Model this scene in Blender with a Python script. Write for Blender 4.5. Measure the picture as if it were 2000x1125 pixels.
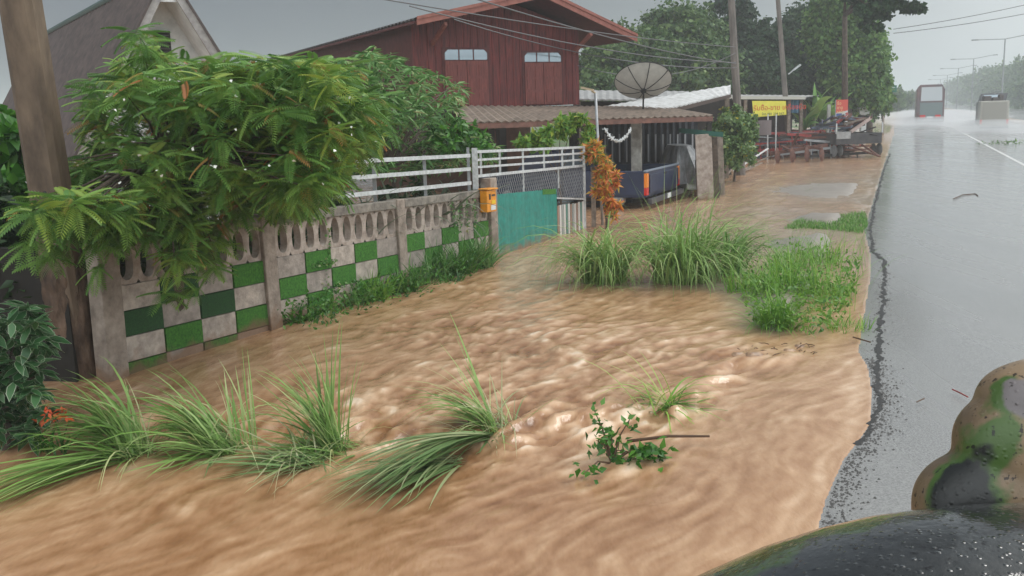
import bpy, math, random
import numpy as np
from mathutils import Vector, Matrix

for o in list(bpy.data.objects): bpy.data.objects.remove(o)
S = bpy.context.scene
COL = S.collection

# ---------------------------------------------------------------- camera
H, FPX, ROLL = 2.4, 1900.0, 0.03
PITCH = math.atan(342.5 / 1900)
Fw = np.array([0, math.cos(PITCH), -math.sin(PITCH)])
_R0 = np.array([1., 0, 0]); _U0 = np.array([0, math.sin(PITCH), math.cos(PITCH)])
Uc = math.cos(ROLL) * _U0 + math.sin(ROLL) * _R0
Rc = math.cos(ROLL) * _R0 - math.sin(ROLL) * _U0
CAM = np.array([0, 0, H])
cd = bpy.data.cameras.new('camera'); cam = bpy.data.objects.new('camera', cd); COL.objects.link(cam)
cd.sensor_width = 36; cd.lens = 36 * FPX / 2000; cd.clip_start = .05; cd.clip_end = 5000
cam.matrix_world = Matrix(((Rc[0], Uc[0], -Fw[0], 0), (Rc[1], Uc[1], -Fw[1], 0), (Rc[2], Uc[2], -Fw[2], H), (0, 0, 0, 1)))
S.camera = cam

# ---------------------------------------------------------------- sky, sun, exposure
SUN_EL, SUN_AZ = math.radians(52), math.radians(60)      # azimuth clockwise from +Y
W = bpy.data.worlds.new('World'); S.world = W; W.use_nodes = True
nt = W.node_tree; nt.nodes.clear()
def N(t, tree=None, **k):
    n = (tree or nt).nodes.new(t)
    for a, b in k.items(): setattr(n, a, b)
    return n
L = nt.links.new
sky = N('ShaderNodeTexSky', sky_type='NISHITA', sun_disc=False, sun_elevation=SUN_EL, sun_rotation=SUN_AZ)
sky.air_density = 1; sky.dust_density = 5
tc = N('ShaderNodeTexCoord'); sep = N('ShaderNodeSeparateXYZ'); L(tc.outputs['Generated'], sep.inputs[0])
nz = N('ShaderNodeTexNoise'); nz.inputs['Scale'].default_value = 2.2; nz.inputs['Detail'].default_value = 3
L(tc.outputs['Generated'], nz.inputs['Vector'])
# bank of dark rain cloud ahead-left, bright overcast to the right and overhead
dotn = N('ShaderNodeVectorMath', operation='DOT_PRODUCT')
cdir = Vector((-.42, .82, .36)).normalized(); dotn.inputs[1].default_value = cdir
L(tc.outputs['Generated'], dotn.inputs[0])
add = N('ShaderNodeMath', operation='MULTIPLY_ADD'); L(nz.outputs['Fac'], add.inputs[0]); add.inputs[1].default_value = .06; L(dotn.outputs['Value'], add.inputs[2])
rmp = N('ShaderNodeValToRGB'); L(add.outputs[0], rmp.inputs[0])
e = rmp.color_ramp.elements
e[0].position = .10; e[0].color = (1.75, 1.85, 1.9, 1)
e[1].position = .99; e[1].color = (.13, .155, .19, 1)
for p_, c_ in ((.42, (1.0, 1.05, 1.07)), (.56, (.80, .86, .88)), (.66, (.56, .615, .64)), (.77, (.27, .305, .33)), (.90, (.165, .19, .22))):
    m = rmp.color_ramp.elements.new(p_); m.color = (*c_, 1)
sc = N('ShaderNodeVectorMath', operation='SCALE'); L(sky.outputs[0], sc.inputs[0]); sc.inputs['Scale'].default_value = .1
mx = N('ShaderNodeMix', data_type='RGBA'); mx.inputs['Factor'].default_value = .10
L(rmp.outputs[0], mx.inputs['A']); L(sc.outputs[0], mx.inputs['B'])
bg = N('ShaderNodeBackground'); L(mx.outputs['Result'], bg.inputs[0]); bg.inputs[1].default_value = 1.0
out = N('ShaderNodeOutputWorld'); L(bg.outputs[0], out.inputs[0])
sd = bpy.data.lights.new('sun', 'SUN'); sd.energy = 1.3; sd.angle = math.radians(25); sd.color = (1, .97, .92)
so = bpy.data.objects.new('sun', sd); COL.objects.link(so)
sdir = Vector((math.sin(SUN_AZ) * math.cos(SUN_EL), math.cos(SUN_AZ) * math.cos(SUN_EL), math.sin(SUN_EL)))
so.rotation_euler = sdir.to_track_quat('Z', 'Y').to_euler()
S.view_settings.view_transform = 'Standard'; S.view_settings.look = 'None'; S.view_settings.exposure = 0; S.view_settings.gamma = 1
S.render.engine = 'CYCLES'
S.cycles.volume_bounces = 1; S.cycles.max_bounces = 6; S.cycles.diffuse_bounces = 3; S.cycles.transparent_max_bounces = 8
S.cycles.use_denoising = True

# ---------------------------------------------------------------- survey helpers (photo pixel -> point in the place)
def ray(x, y): return Fw + (x - 1000) / FPX * Rc + (562.5 - y) / FPX * Uc
def G(x, y, z=0.):
    d = ray(x, y); return CAM + d * (z - H) / d[2]
def A(x, y, Y):
    d = ray(x, y); return CAM + d * Y / d[1]
class PL:                                                  # a vertical plane: origin on the ground, heading, sideways offset
    def __init__(s, o, head, off=0):
        s.d = np.array([math.sin(head), math.cos(head), 0]); s.n = np.array([s.d[1], -s.d[0], 0])
        s.o = np.array([o[0], o[1], 0.]) + s.n * off
    def at(s, x, y):
        d = ray(x, y); t = ((s.o - CAM) @ s.n) / (d @ s.n); P = CAM + d * t; return ((P - s.o) @ s.d, P[2])
    def P(s, u, z, off=0): return s.o + s.d * u + s.n * off + np.array([0, 0, z])
RD = np.array([math.sin(math.atan(.4)), math.cos(math.atan(.4)), 0]); RN = np.array([RD[1], -RD[0], 0])
RHEAD = math.atan(.4)
def RW(a, l, z=0): return RD * a + RN * l + np.array([0, 0, z])
rng = np.random.default_rng(7); random.seed(7)
U = rng.uniform

# ---------------------------------------------------------------- numpy noise
def _h(ix, iy, s):
    n = (ix.astype(np.int64) * 374761393 + iy.astype(np.int64) * 668265263 + s * 1442695041) & 0xffffffff
    n = ((n ^ (n >> 13)) * 1274126177) & 0xffffffff
    return ((n ^ (n >> 16)) & 0xffff) / 65535.
def vn(x, y, s=0):
    ix = np.floor(x); iy = np.floor(y); fx = x - ix; fy = y - iy
    fx = fx * fx * fx * (fx * (fx * 6 - 15) + 10); fy = fy * fy * fy * (fy * (fy * 6 - 15) + 10)
    a = _h(ix, iy, s); b = _h(ix + 1, iy, s); c = _h(ix, iy + 1, s); d = _h(ix + 1, iy + 1, s)
    return (a + (b - a) * fx) * (1 - fy) + (c + (d - c) * fx) * fy
def fbm(x, y, o=4, s=0, g=.5):
    r = 0; a = 1; t = 0
    for i in range(o):
        r = r + a * vn(x * 2 ** i + 17 * i, y * 2 ** i - 9 * i, s + i); t += a; a *= g
    return r / t

# ---------------------------------------------------------------- materials
MATS = {}
def mat(name, col, rough=.6, var=0, scale=5, col2=None, bump=0, bscale=40, metal=0, spec=.5, obj=True, coat=0, detail=5, trans=0, tint=None, stretch=None, emit=None, tide=None):
    if name in MATS: return MATS[name]
    m = bpy.data.materials.new(name); m.use_nodes = True; t = m.node_tree; lk = t.links.new
    b = t.nodes['Principled BSDF']; o = t.nodes['Material Output']
    b.inputs['Roughness'].default_value = rough; b.inputs['Metallic'].default_value = metal
    b.inputs['Specular IOR Level'].default_value = spec; b.inputs['Coat Weight'].default_value = coat
    b.inputs['Coat Roughness'].default_value = .12
    src = None
    tcn = t.nodes.new('ShaderNodeTexCoord'); vec = tcn.outputs['Object']
    if stretch:
        mp = t.nodes.new('ShaderNodeMapping'); mp.inputs['Scale'].default_value = stretch; lk(vec, mp.inputs[0]); vec = mp.outputs[0]
    if tint:                                               # colours along the per-leaf 'tint' attribute
        at = t.nodes.new('ShaderNodeAttribute'); at.attribute_name = 'tint'
        r = t.nodes.new('ShaderNodeValToRGB'); lk(at.outputs['Fac'], r.inputs[0]); el = r.color_ramp.elements
        el[0].position = tint[0][0]; el[0].color = (*tint[0][1], 1); el[1].position = tint[-1][0]; el[1].color = (*tint[-1][1], 1)
        for p, c in tint[1:-1]: q = el.new(p); q.color = (*c, 1)
        src = r.outputs[0]
    if col2 or var:
        n = t.nodes.new('ShaderNodeTexNoise'); n.inputs['Scale'].default_value = scale; n.inputs['Detail'].default_value = detail; n.inputs['Roughness'].default_value = .62
        lk(vec, n.inputs['Vector'])
        r = t.nodes.new('ShaderNodeValToRGB'); lk(n.outputs['Fac'], r.inputs[0]); el = r.color_ramp.elements
        el[0].position = .34; el[1].position = .68
        c2 = col2 or tuple(max(0, c * (1 - var)) for c in col); c1 = col if col2 else tuple(min(1, c * (1 + var)) for c in col)
        el[0].color = (*c2, 1); el[1].color = (*c1, 1)
        if src:
            mm = t.nodes.new('ShaderNodeMix'); mm.data_type = 'RGBA'; mm.blend_type = 'MULTIPLY'; mm.inputs['Factor'].default_value = 1
            lk(src, mm.inputs['A']); lk(r.outputs[0], mm.inputs['B']); src = mm.outputs['Result']
        else: src = r.outputs[0]
    if tide is not None:                                   # mud splashed up the foot of the thing
        if not src: rgb = t.nodes.new('ShaderNodeRGB'); rgb.outputs[0].default_value = (*col, 1); src = rgb.outputs[0]
        sx = t.nodes.new('ShaderNodeSeparateXYZ'); lk(tcn.outputs['Object'], sx.inputs[0]); n9 = t.nodes.new('ShaderNodeTexNoise'); n9.inputs['Scale'].default_value = 5; n9.inputs['Detail'].default_value = 6; lk(tcn.outputs['Object'], n9.inputs['Vector'])
        m9 = t.nodes.new('ShaderNodeMath'); m9.operation = 'MULTIPLY_ADD'; lk(n9.outputs['Fac'], m9.inputs[0]); m9.inputs[1].default_value = -.5; lk(sx.outputs['Z'], m9.inputs[2])
        r9 = t.nodes.new('ShaderNodeMapRange'); r9.inputs['From Min'].default_value = tide - .25 + .10; r9.inputs['From Max'].default_value = tide - .25 - .04; r9.inputs['To Max'].default_value = .85; lk(m9.outputs[0], r9.inputs['Value'])
        x9 = t.nodes.new('ShaderNodeMix'); x9.data_type = 'RGBA'; lk(r9.outputs[0], x9.inputs['Factor']); lk(src, x9.inputs['A']); x9.inputs['B'].default_value = (.20, .115, .065, 1); src = x9.outputs['Result']
    if src: lk(src, b.inputs['Base Color'])
    else: b.inputs['Base Color'].default_value = (*col, 1)
    if bump:
        n = t.nodes.new('ShaderNodeTexNoise'); n.inputs['Scale'].default_value = bscale; n.inputs['Detail'].default_value = 6; lk(vec, n.inputs['Vector'])
        bp = t.nodes.new('ShaderNodeBump'); bp.inputs['Strength'].default_value = bump; bp.inputs['Distance'].default_value = .02
        lk(n.outputs['Fac'], bp.inputs['Height']); lk(bp.outputs[0], b.inputs['Normal'])
    if trans:
        tr = t.nodes.new('ShaderNodeBsdfTranslucent'); mxs = t.nodes.new('ShaderNodeMixShader'); mxs.inputs[0].default_value = trans
        if src: lk(src, tr.inputs[0])
        else: tr.inputs[0].default_value = (*col, 1)
        lk(b.outputs[0], mxs.inputs[1]); lk(tr.outputs[0], mxs.inputs[2]); lk(mxs.outputs[0], o.inputs[0])
    if emit:
        b.inputs['Emission Color'].default_value = (*emit[0], 1); b.inputs['Emission Strength'].default_value = emit[1]
    MATS[name] = m; return m

M_conc = mat('weathered_concrete', (.36, .30, .25), .8, col2=(.17, .135, .11), scale=6, bump=.5, bscale=30, tide=.12)
M_conc2 = mat('pale_concrete', (.46, .39, .34), .8, col2=(.25, .20, .165), scale=9, bump=.45, bscale=45, tide=.1)
M_cap = mat('capping_concrete', (.28, .25, .21), .8, col2=(.12, .105, .09), scale=7, bump=.5, bscale=30)
M_turf = mat('artificial_turf', (.075, .27, .025), .85, col2=(.022, .115, .010), scale=38, bump=1.0, bscale=160, tide=.08)
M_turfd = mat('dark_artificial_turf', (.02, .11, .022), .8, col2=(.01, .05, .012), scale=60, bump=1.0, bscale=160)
M_polec = mat('pole_concrete', (.20, .14, .095), .75, col2=(.085, .058, .04), scale=5, bump=.4, bscale=25, stretch=(1, 1, .35))
M_galv = mat('white_painted_steel', (.66, .68, .69), .35, col2=(.42, .43, .43), scale=14, metal=.2)
M_grey = mat('grey_steel', (.30, .31, .32), .4, var=.2, metal=.5)
M_teal = mat('teal_sheet', (.0, .24, .19), .38, col2=(.0, .15, .12), scale=9, bump=.35, bscale=14, tide=.08)
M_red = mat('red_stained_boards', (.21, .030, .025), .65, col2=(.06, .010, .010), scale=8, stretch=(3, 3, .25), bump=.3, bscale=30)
M_red2 = mat('red_shutter_wood', (.23, .055, .042), .6, col2=(.12, .022, .018), scale=9, stretch=(3, 3, .3))
M_barge = mat('brown_bargeboard', (.33, .115, .085), .6, col2=(.22, .07, .05), scale=5)
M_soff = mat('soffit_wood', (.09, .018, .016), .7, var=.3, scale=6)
M_roofd = mat('dark_corrugated_roof', (.05, .045, .045), .55, col2=(.025, .023, .024), scale=3)
M_roofb = mat('brown_fibre_roof', (.26, .20, .155), .75, col2=(.12, .09, .07), scale=3, bump=.2)
M_roofa = mat('brown_tiled_roof', (.105, .075, .066), .7, col2=(.05, .036, .033), scale=4)
M_white = mat('white_plaster', (.72, .74, .74), .6, col2=(.52, .55, .55), scale=3)
M_wroof = mat('white_metal_roof', (.80, .80, .79), .4, col2=(.52, .51, .49), scale=4)
M_groof = mat('grey_metal_roof', (.42, .42, .41), .5, col2=(.25, .245, .24), scale=4)
M_dark = mat('dark_wood', (.03, .025, .022), .8, var=.4)
M_black = mat('black_rubber', (.018, .018, .018), .55)
M_glass = mat('reflective_window_glass', (.30, .36, .40), .08, spec=1, metal=.6)
M_blue = mat('navy_car_paint', (.010, .02, .06), .4, var=.25, scale=3, coat=.25)
M_rust = mat('rusty_steel', (.17, .065, .04), .8, col2=(.07, .032, .025), scale=12, bump=.4)
M_redp = mat('faded_red_paint', (.42, .045, .035), .55, col2=(.20, .03, .025), scale=9)
M_wood = mat('grey_timber', (.33, .27, .22), .8, col2=(.15, .12, .095), scale=10, bump=.3)
M_twig = mat('brown_twig', (.10, .055, .03), .8, var=.3)
M_bark = mat('tree_bark', (.13, .095, .07), .85, col2=(.05, .036, .027), scale=8, bump=.6, bscale=20)

# ---------------------------------------------------------------- object helpers
def finish(o, label=None, cat=None, group=None, kind=None):
    if label: o['label'] = label
    if cat: o['category'] = cat
    if group: o['group'] = group
    if kind: o['kind'] = kind
    return o
def empty(name, loc, label, cat, group=None, rz=0, kind=None):
    o = bpy.data.objects.new(name, None); COL.objects.link(o); o.location = Vector([float(v) for v in loc]); o.rotation_euler = (0, 0, rz)
    o.empty_display_size = .2
    return finish(o, label, cat, group, kind)
def link(name, me, parent=None, world=True):
    o = bpy.data.objects.new(name, me); COL.objects.link(o)
    if parent is not None:
        o.parent = parent
        if world: o.matrix_parent_inverse = (Matrix.Translation(parent.location) @ parent.rotation_euler.to_matrix().to_4x4()).inverted()
    return o
class MB:
    def __init__(s): s.v = []; s.f = []; s.mi = []; s.cur = 0
    def add(s, vs, fs):
        b = len(s.v); s.v += [tuple(float(c) for c in v) for v in vs]
        for f in fs: s.f.append(tuple(b + i for i in f)); s.mi.append(s.cur)
        return s
    def hexa(s, p):                                       # 8 points: bottom 4 ccw, top 4 ccw
        return s.add(p, [(0, 3, 2, 1), (4, 5, 6, 7), (0, 1, 5, 4), (1, 2, 6, 5), (2, 3, 7, 6), (3, 0, 4, 7)])
    def box(s, c, sx, sy, sz, rz=0):                      # c = centre of the base
        a, b = math.cos(rz), math.sin(rz); P = []
        for z in (0, sz):
            for x, y in ((-1, -1), (1, -1), (1, 1), (-1, 1)):
                X = x * sx / 2; Y = y * sy / 2; P.append((c[0] + X * a - Y * b, c[1] + X * b + Y * a, c[2] + z))
        return s.hexa(P)
    def bar(s, p0, p1, w, h=None, up=(0, 0, 1)):          # rectangular bar
        h = h or w; p0 = np.array(p0, float); p1 = np.array(p1, float); d = p1 - p0; d /= np.linalg.norm(d)
        u = np.array(up, float)
        if abs(d @ u) > .95: u = np.array([0., 1, 0]) if abs(d[1]) < .9 else np.array([1., 0, 0])
        r = np.cross(d, u); r /= np.linalg.norm(r); u = np.cross(r, d)
        P = [p + r * a * w / 2 + u * b * h / 2 for p in (p0, p1) for a, b in ((-1, -1), (1, -1), (1, 1), (-1, 1))]
        return s.hexa(P)
    def tube(s, pts, rad, n=8, cap=True):
        pts = [np.array(p, float) for p in pts]; k = len(pts)
        rad = rad if hasattr(rad, '__len__') else [rad] * k; rings = []; ref = None
        for i in range(k):
            d = pts[min(i + 1, k - 1)] - pts[max(i - 1, 0)]; d /= (np.linalg.norm(d) + 1e-9)
            if ref is None: ref = np.array([0, 0, 1.]) if abs(d[2]) < .9 else np.array([1., 0, 0])
            r = np.cross(d, ref); r /= np.linalg.norm(r) + 1e-9; u = np.cross(r, d); ref = u
            rings.append([pts[i] + rad[i] * (r * math.cos(t) + u * math.sin(t)) for t in np.linspace(0, 2 * math.pi, n, endpoint=False)])
        fs = [(i * n + j, i * n + (j + 1) % n, (i + 1) * n + (j + 1) % n, (i + 1) * n + j) for i in range(k - 1) for j in range(n)]
        if cap: fs += [tuple(range(n))[::-1], tuple((k - 1) * n + j for j in range(n))]
        return s.add([p for r in rings for p in r], fs)
    def prism(s, poly, off):                              # planar polygon extruded by vector off
        off = np.array(off, float); n = len(poly); P = [np.array(p, float) for p in poly]
        return s.add(P + [p + off for p in P], [tuple(range(n))[::-1], tuple(range(n, 2 * n))] + [(i, (i + 1) % n, n + (i + 1) % n, n + i) for i in range(n)])
    def sheet(s, A0, A1, B0, B1, n, amp, thick=.012, nrm=None):   # corrugated sheet; A0-A1 and B0-B1 are its two ends, ridges run A->B
        A0, A1, B0, B1 = [np.array(p, float) for p in (A0, A1, B0, B1)]
        nr = np.cross(A1 - A0, B0 - A0); nr /= np.linalg.norm(nr)
        if nr[2] < 0: nr = -nr
        if nrm is not None: nr = np.array(nrm, float)
        k = n * 4; vs = []
        for side in (0, -thick):
            for (p, q) in ((A0, A1), (B0, B1)):
                for i in range(k + 1):
                    t = i / k; vs.append(p + (q - p) * t + nr * (amp * math.cos(2 * math.pi * t * n) + side))
        m = k + 1; fs = []
        for i in range(k):
            fs += [(i, i + 1, m + i + 1, m + i), (2 * m + i, 3 * m + i, 3 * m + i + 1, 2 * m + i + 1), (i, 2 * m + i, 2 * m + i + 1, i + 1), (m + i, m + i + 1, 3 * m + i + 1, 3 * m + i)]
        return s.add(vs, fs)
    def build(s, name, m, parent=None, smooth=False, bevel=0):
        me = bpy.data.meshes.new(name); me.from_pydata(s.v, [], s.f)
        for x in (m if isinstance(m, (list, tuple)) else [m]): me.materials.append(x)
        if isinstance(m, (list, tuple)): me.polygons.foreach_set('material_index', s.mi)
        if smooth: me.polygons.foreach_set('use_smooth', [True] * len(me.polygons))
        me.validate(); me.update()
        o = link(name, me, parent)
        if bevel:
            b = o.modifiers.new('bevel', 'BEVEL'); b.width = bevel; b.segments = 2; b.limit_method = 'ANGLE'; b.angle_limit = math.radians(40)
        return o
def npmesh(name, v, f, m, parent=None, smooth=False, attrs=None, cols=None):
    """v (n,3), f (k,3|4) integer"""
    me = bpy.data.meshes.new(name); v = np.ascontiguousarray(v, dtype=np.float32); f = np.ascontiguousarray(f, dtype=np.int32); k = f.shape[1]
    me.vertices.add(len(v)); me.vertices.foreach_set('co', v.ravel())
    me.loops.add(f.size); me.loops.foreach_set('vertex_index', f.ravel())
    me.polygons.add(len(f)); me.polygons.foreach_set('loop_start', np.arange(0, f.size, k, dtype=np.int32))
    me.update(calc_edges=True)
    if smooth: me.polygons.foreach_set('use_smooth', np.ones(len(f), bool))
    for an, av in (attrs or {}).items():
        a = me.attributes.new(an, 'FLOAT', 'POINT'); a.data.foreach_set('value', np.ascontiguousarray(av, dtype=np.float32))
    me.materials.append(m); me.update()
    return link(name, me, parent)
def copy_tree(o, parent=None):
    c = o.copy(); COL.objects.link(c)
    if parent is not None: c.parent = parent
    for ch in list(o.children): copy_tree(ch, c)
    return c
def nrmz(a): return a / (np.linalg.norm(a, axis=-1, keepdims=True) + 1e-9)
def frames(d, up):                                        # columns x=along, y=side, z=normal
    d = nrmz(d); y = nrmz(np.cross(up, d)); z = np.cross(d, y); return np.stack([d, y, z], axis=-1)
def scatter(tv, tf, pos, Mx, scale, tint):
    n = len(pos); k = len(tv)
    V = np.einsum('nij,kj->nki', Mx, tv) * np.asarray(scale).reshape(-1, 1, 1) + pos[:, None, :]
    F = (tf[None] + (np.arange(n) * k)[:, None, None]).reshape(-1, tf.shape[1])
    return V.reshape(-1, 3), F, np.repeat(tint, k)
def merge(parts):
    vs, fs, ts = [], [], []; b = 0
    for v, f, t in parts: vs.append(v); fs.append(f + b); ts.append(t); b += len(v)
    return np.concatenate(vs), np.concatenate(fs), np.concatenate(ts)

def leafmat(name, stops, rough=.45, trans=.3, spec=.5): return mat(name, (.1, .2, .05), rough, tint=stops, trans=trans, spec=spec)
K_star = leafmat('feathery_foliage', [(0, (.055, .14, .03)), (.35, (.12, .26, .05)), (.62, (.22, .37, .075)), (.8, (.27, .36, .055)), (.9, (.36, .25, .07)), (1, (.46, .16, .06))])
K_lance = leafmat('lance_foliage', [(0, (.05, .14, .03)), (.5, (.12, .28, .07)), (.85, (.25, .42, .16)), (1, (.36, .32, .14))])
K_strap = leafmat('strap_foliage', [(0, (.05, .075, .045)), (.6, (.11, .15, .09)), (1, (.24, .27, .19))])
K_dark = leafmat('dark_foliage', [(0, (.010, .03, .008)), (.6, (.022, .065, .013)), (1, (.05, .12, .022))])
K_far = leafmat('woodland_foliage', [(0, (.02, .055, .014)), (.5, (.06, .13, .03)), (1, (.17, .25, .07))], .6)
K_far2 = leafmat('dense_woodland_foliage', [(0, (.012, .035, .014)), (.6, (.028, .075, .024)), (1, (.06, .12, .035))], .6)
K_bamb = leafmat('feathery_green_foliage', [(0, (.04, .11, .02)), (.5, (.10, .21, .04)), (1, (.22, .34, .08))], .6)
K_lime = leafmat('lime_foliage', [(0, (.05, .15, .02)), (.5, (.16, .33, .04)), (1, (.42, .46, .06))])
K_crot = leafmat('croton_foliage', [(0, (.07, .16, .03)), (.28, (.14, .22, .03)), (.34, (.62, .46, .06)), (.58, (.70, .27, .05)), (.8, (.62, .13, .05)), (1, (.85, .58, .09))])
K_grass = leafmat('tall_grass', [(0, (.04, .12, .018)), (.45, (.09, .25, .035)), (.8, (.19, .36, .08)), (1, (.40, .42, .19))], .5)
K_grassb = leafmat('blue_green_grass', [(0, (.08, .16, .03)), (.4, (.20, .36, .075)), (.75, (.36, .50, .17)), (1, (.56, .56, .30))], .5)
K_grassl = leafmat('light_grass', [(0, (.07, .19, .02)), (.5, (.16, .36, .04)), (.85, (.27, .46, .07)), (1, (.42, .44, .14))], .5)
K_wet = leafmat('muddy_wet_grass', [(0, (.10, .19, .06)), (.5, (.23, .36, .14)), (1, (.48, .46, .27))], .35)
K_broad = leafmat('broad_green_leaves', [(0, (.02, .08, .01)), (.5, (.05, .18, .02)), (1, (.12, .30, .04))], .4)
K_ban = leafmat('banana_foliage', [(0, (.06, .16, .03)), (.6, (.14, .30, .06)), (1, (.26, .40, .10))], .45)
def var_mat():
    m = mat('variegated_leaves', (.1, .2, .05), .4, tint=[(0, (.03, .10, .03)), (.62, (.07, .17, .06)), (.7, (.42, .48, .33)), (1, (.55, .6, .45))], trans=.15)
    return m
K_var = var_mat()

LEAF = (np.array([(0, 0, 0), (.35, .5, .05), (1, 0, -.12), (.35, -.5, .05), (.4, 0, -.06)]), np.array([(0, 4, 1), (1, 4, 2), (0, 3, 4), (3, 2, 4)]))
QUAD = (np.array([(0, -.35, 0), (.6, -.5, .06), (1, .1, -.05), (.35, .5, .04)]), np.array([(0, 1, 2, 3)]))

# ---------------------------------------------------------------- grass blades
def blades(base, n, L_, width, az, azs, el=(50, 85), droop=(40, 110), seg=7, rad=.15, base_el=None, zmin=None, tint=None, arr=False):
    """n curved ribbons growing from around base; az = mean heading (deg, clockwise from +Y), azs = spread"""
    a = np.radians(rng.normal(az, azs, n)); e0 = np.radians(U(el[0], el[1], n)); dr = np.radians(U(droop[0], droop[1], n)); Ln = L_ * U(.55, 1.1, n)
    rr = rad * np.sqrt(U(0, 1, n)); ra = U(0, 6.283, n)
    P = np.array(base)[None] + np.stack([rr * np.cos(ra), rr * np.sin(ra), np.zeros(n)], 1)
    side = np.stack([np.cos(a), -np.sin(a), np.zeros(n)], 1); hd = np.stack([np.sin(a), np.cos(a), np.zeros(n)], 1)
    tw = U(-.5, .5, n)[:, None]; side = nrmz(side + tw * np.array([0, 0, 1.]))
    V = []; w = 1.1 * width * U(.5, 1.4, n)
    for i in range(seg + 1):
        t = i / seg; wi = (w * (1 - t ** 2) * (.55 + .45 * min(1, t * 4)) / 2)[:, None]
        V.append(P - side * wi); V.append(P + side * wi)
        ang = e0 - dr * (t ** 1.3)
        P = P + (hd * np.cos(ang)[:, None] + np.array([0, 0, 1.]) * np.sin(ang)[:, None]) * (Ln / seg)[:, None]
        if zmin is not None: P[:, 2] = np.maximum(P[:, 2], zmin + .008 * np.sin(40 * P[:, 0] + 30 * P[:, 1]))
    V = np.stack(V, 1); k = 2 * (seg + 1)
    tf = np.array([(2 * i, 2 * i + 1, 2 * i + 3, 2 * i + 2) for i in range(seg)])
    F = (tf[None] + (np.arange(n) * k)[:, None, None]).reshape(-1, 4)
    T = np.repeat(np.clip(rng.beta(2, 2.2, n), 0, 1) if tint is None else U(tint[0], tint[1], n), k)
    return V.reshape(-1, 3), F, T
def leaves_at(P, D, size, tpl=LEAF, aspect=.35, tint=(0, 1), upj=.6):
    n = len(P); up = nrmz(np.array([0, 0, 1.]) + rng.normal(0, upj, (n, 3)))
    tv = tpl[0] * np.array([1, aspect, 1]); return scatter(tv, tpl[1], P, frames(D, up), size * U(.7, 1.25, n), U(tint[0], tint[1], n))

# ---------------------------------------------------------------- terrain : ground, road, floodwater
SH = [(1560, 1125), (1590, 1060), (1612, 980), (1645, 905), (1698, 835), (1702, 770), (1694, 720), (1676, 690), (1690, 600), (1700, 540), (1700, 500), (1688, 450), (1700, 410), (1715, 360), (1724, 330), (1737, 290), (1745, 265), (1747, 245)]
_s = np.array([G(*p)[:2] for p in SH]); SH_a = _s @ RD[:2]; SH_l = _s @ RN[:2]
_i = np.argsort(SH_a); SH_a = SH_a[_i]; SH_l = SH_l[_i]
def shore(a): return np.interp(a, SH_a, SH_l)
isl = [  # px, py, radius across, radius along, height : gravel and grass islands of the verge
    (1560, 575, .95, 1.8, .46), (1600, 640, .8, .9, .40), (1650, 500, .7, 1.6, .40), (1620, 432, 1.2, 1.3, .42), (1620, 372, 2.6, 5.0, .42), (1570, 480, 1.2, 1.3, .40), (1700, 300, 1.6, 8, .30),
    (1340, 560, .9, .6, .22), (1180, 560, .6, .5, .2), (-10, 850, .55, .7, .42), (630, 545, .25, 1.2, .3), (860, 545, .3, 1.2, .3)]
def ground_z(x, y):
    a = x * RD[0] + y * RD[1]; l = x * RN[0] + y * RN[1]
    z = -.30 + 0 * x
    for (px, py, rl, ra, h) in isl:
        c = G(px, py); ca = c[0] * RD[0] + c[1] * RD[1]; cl = c[0] * RN[0] + c[1] * RN[1]
        z = z + h * np.exp(-(((a - ca) / ra) ** 2 + ((l - cl) / rl) ** 2))
    far = np.clip((a - 48) / 18, 0, 1); z = z + far * .34 * np.clip((-.8 - l) / 3, 0, 1)
    z = z + np.clip((-l - 14) / 6, 0, 1) * .3
    z = np.minimum(z, .16) + (fbm(x * 1.1, y * 1.1, 3, 3) - .5) * .07 + (fbm(x * 6, y * 6, 4, 5) - .5) * .085
    under = np.clip((l + 1.15) / .35, 0, 1)                  # dips beneath the asphalt
    z = np.where(l > -1.15, z * (1 - under) + under * -.32, z)
    return np.where(l > 22, -.05 + 0 * z, z)
def axis(a, b, st, lo, hi, g=1.12):
    mid = list(np.arange(a, b, st)); up = []; v = b; s = st
    while v < hi: up.append(v); s *= g; v += s
    dn = []; v = a; s = st
    while v > lo: s *= g; v -= s; dn.append(v)
    return np.array(sorted(dn) + mid + up)
def gridfaces(nr, nc):
    i = np.arange(nr - 1)[:, None] * nc + np.arange(nc - 1)[None]; return np.stack([i, i + 1, i + nc + 1, i + nc], -1).reshape(-1, 4)
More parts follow.
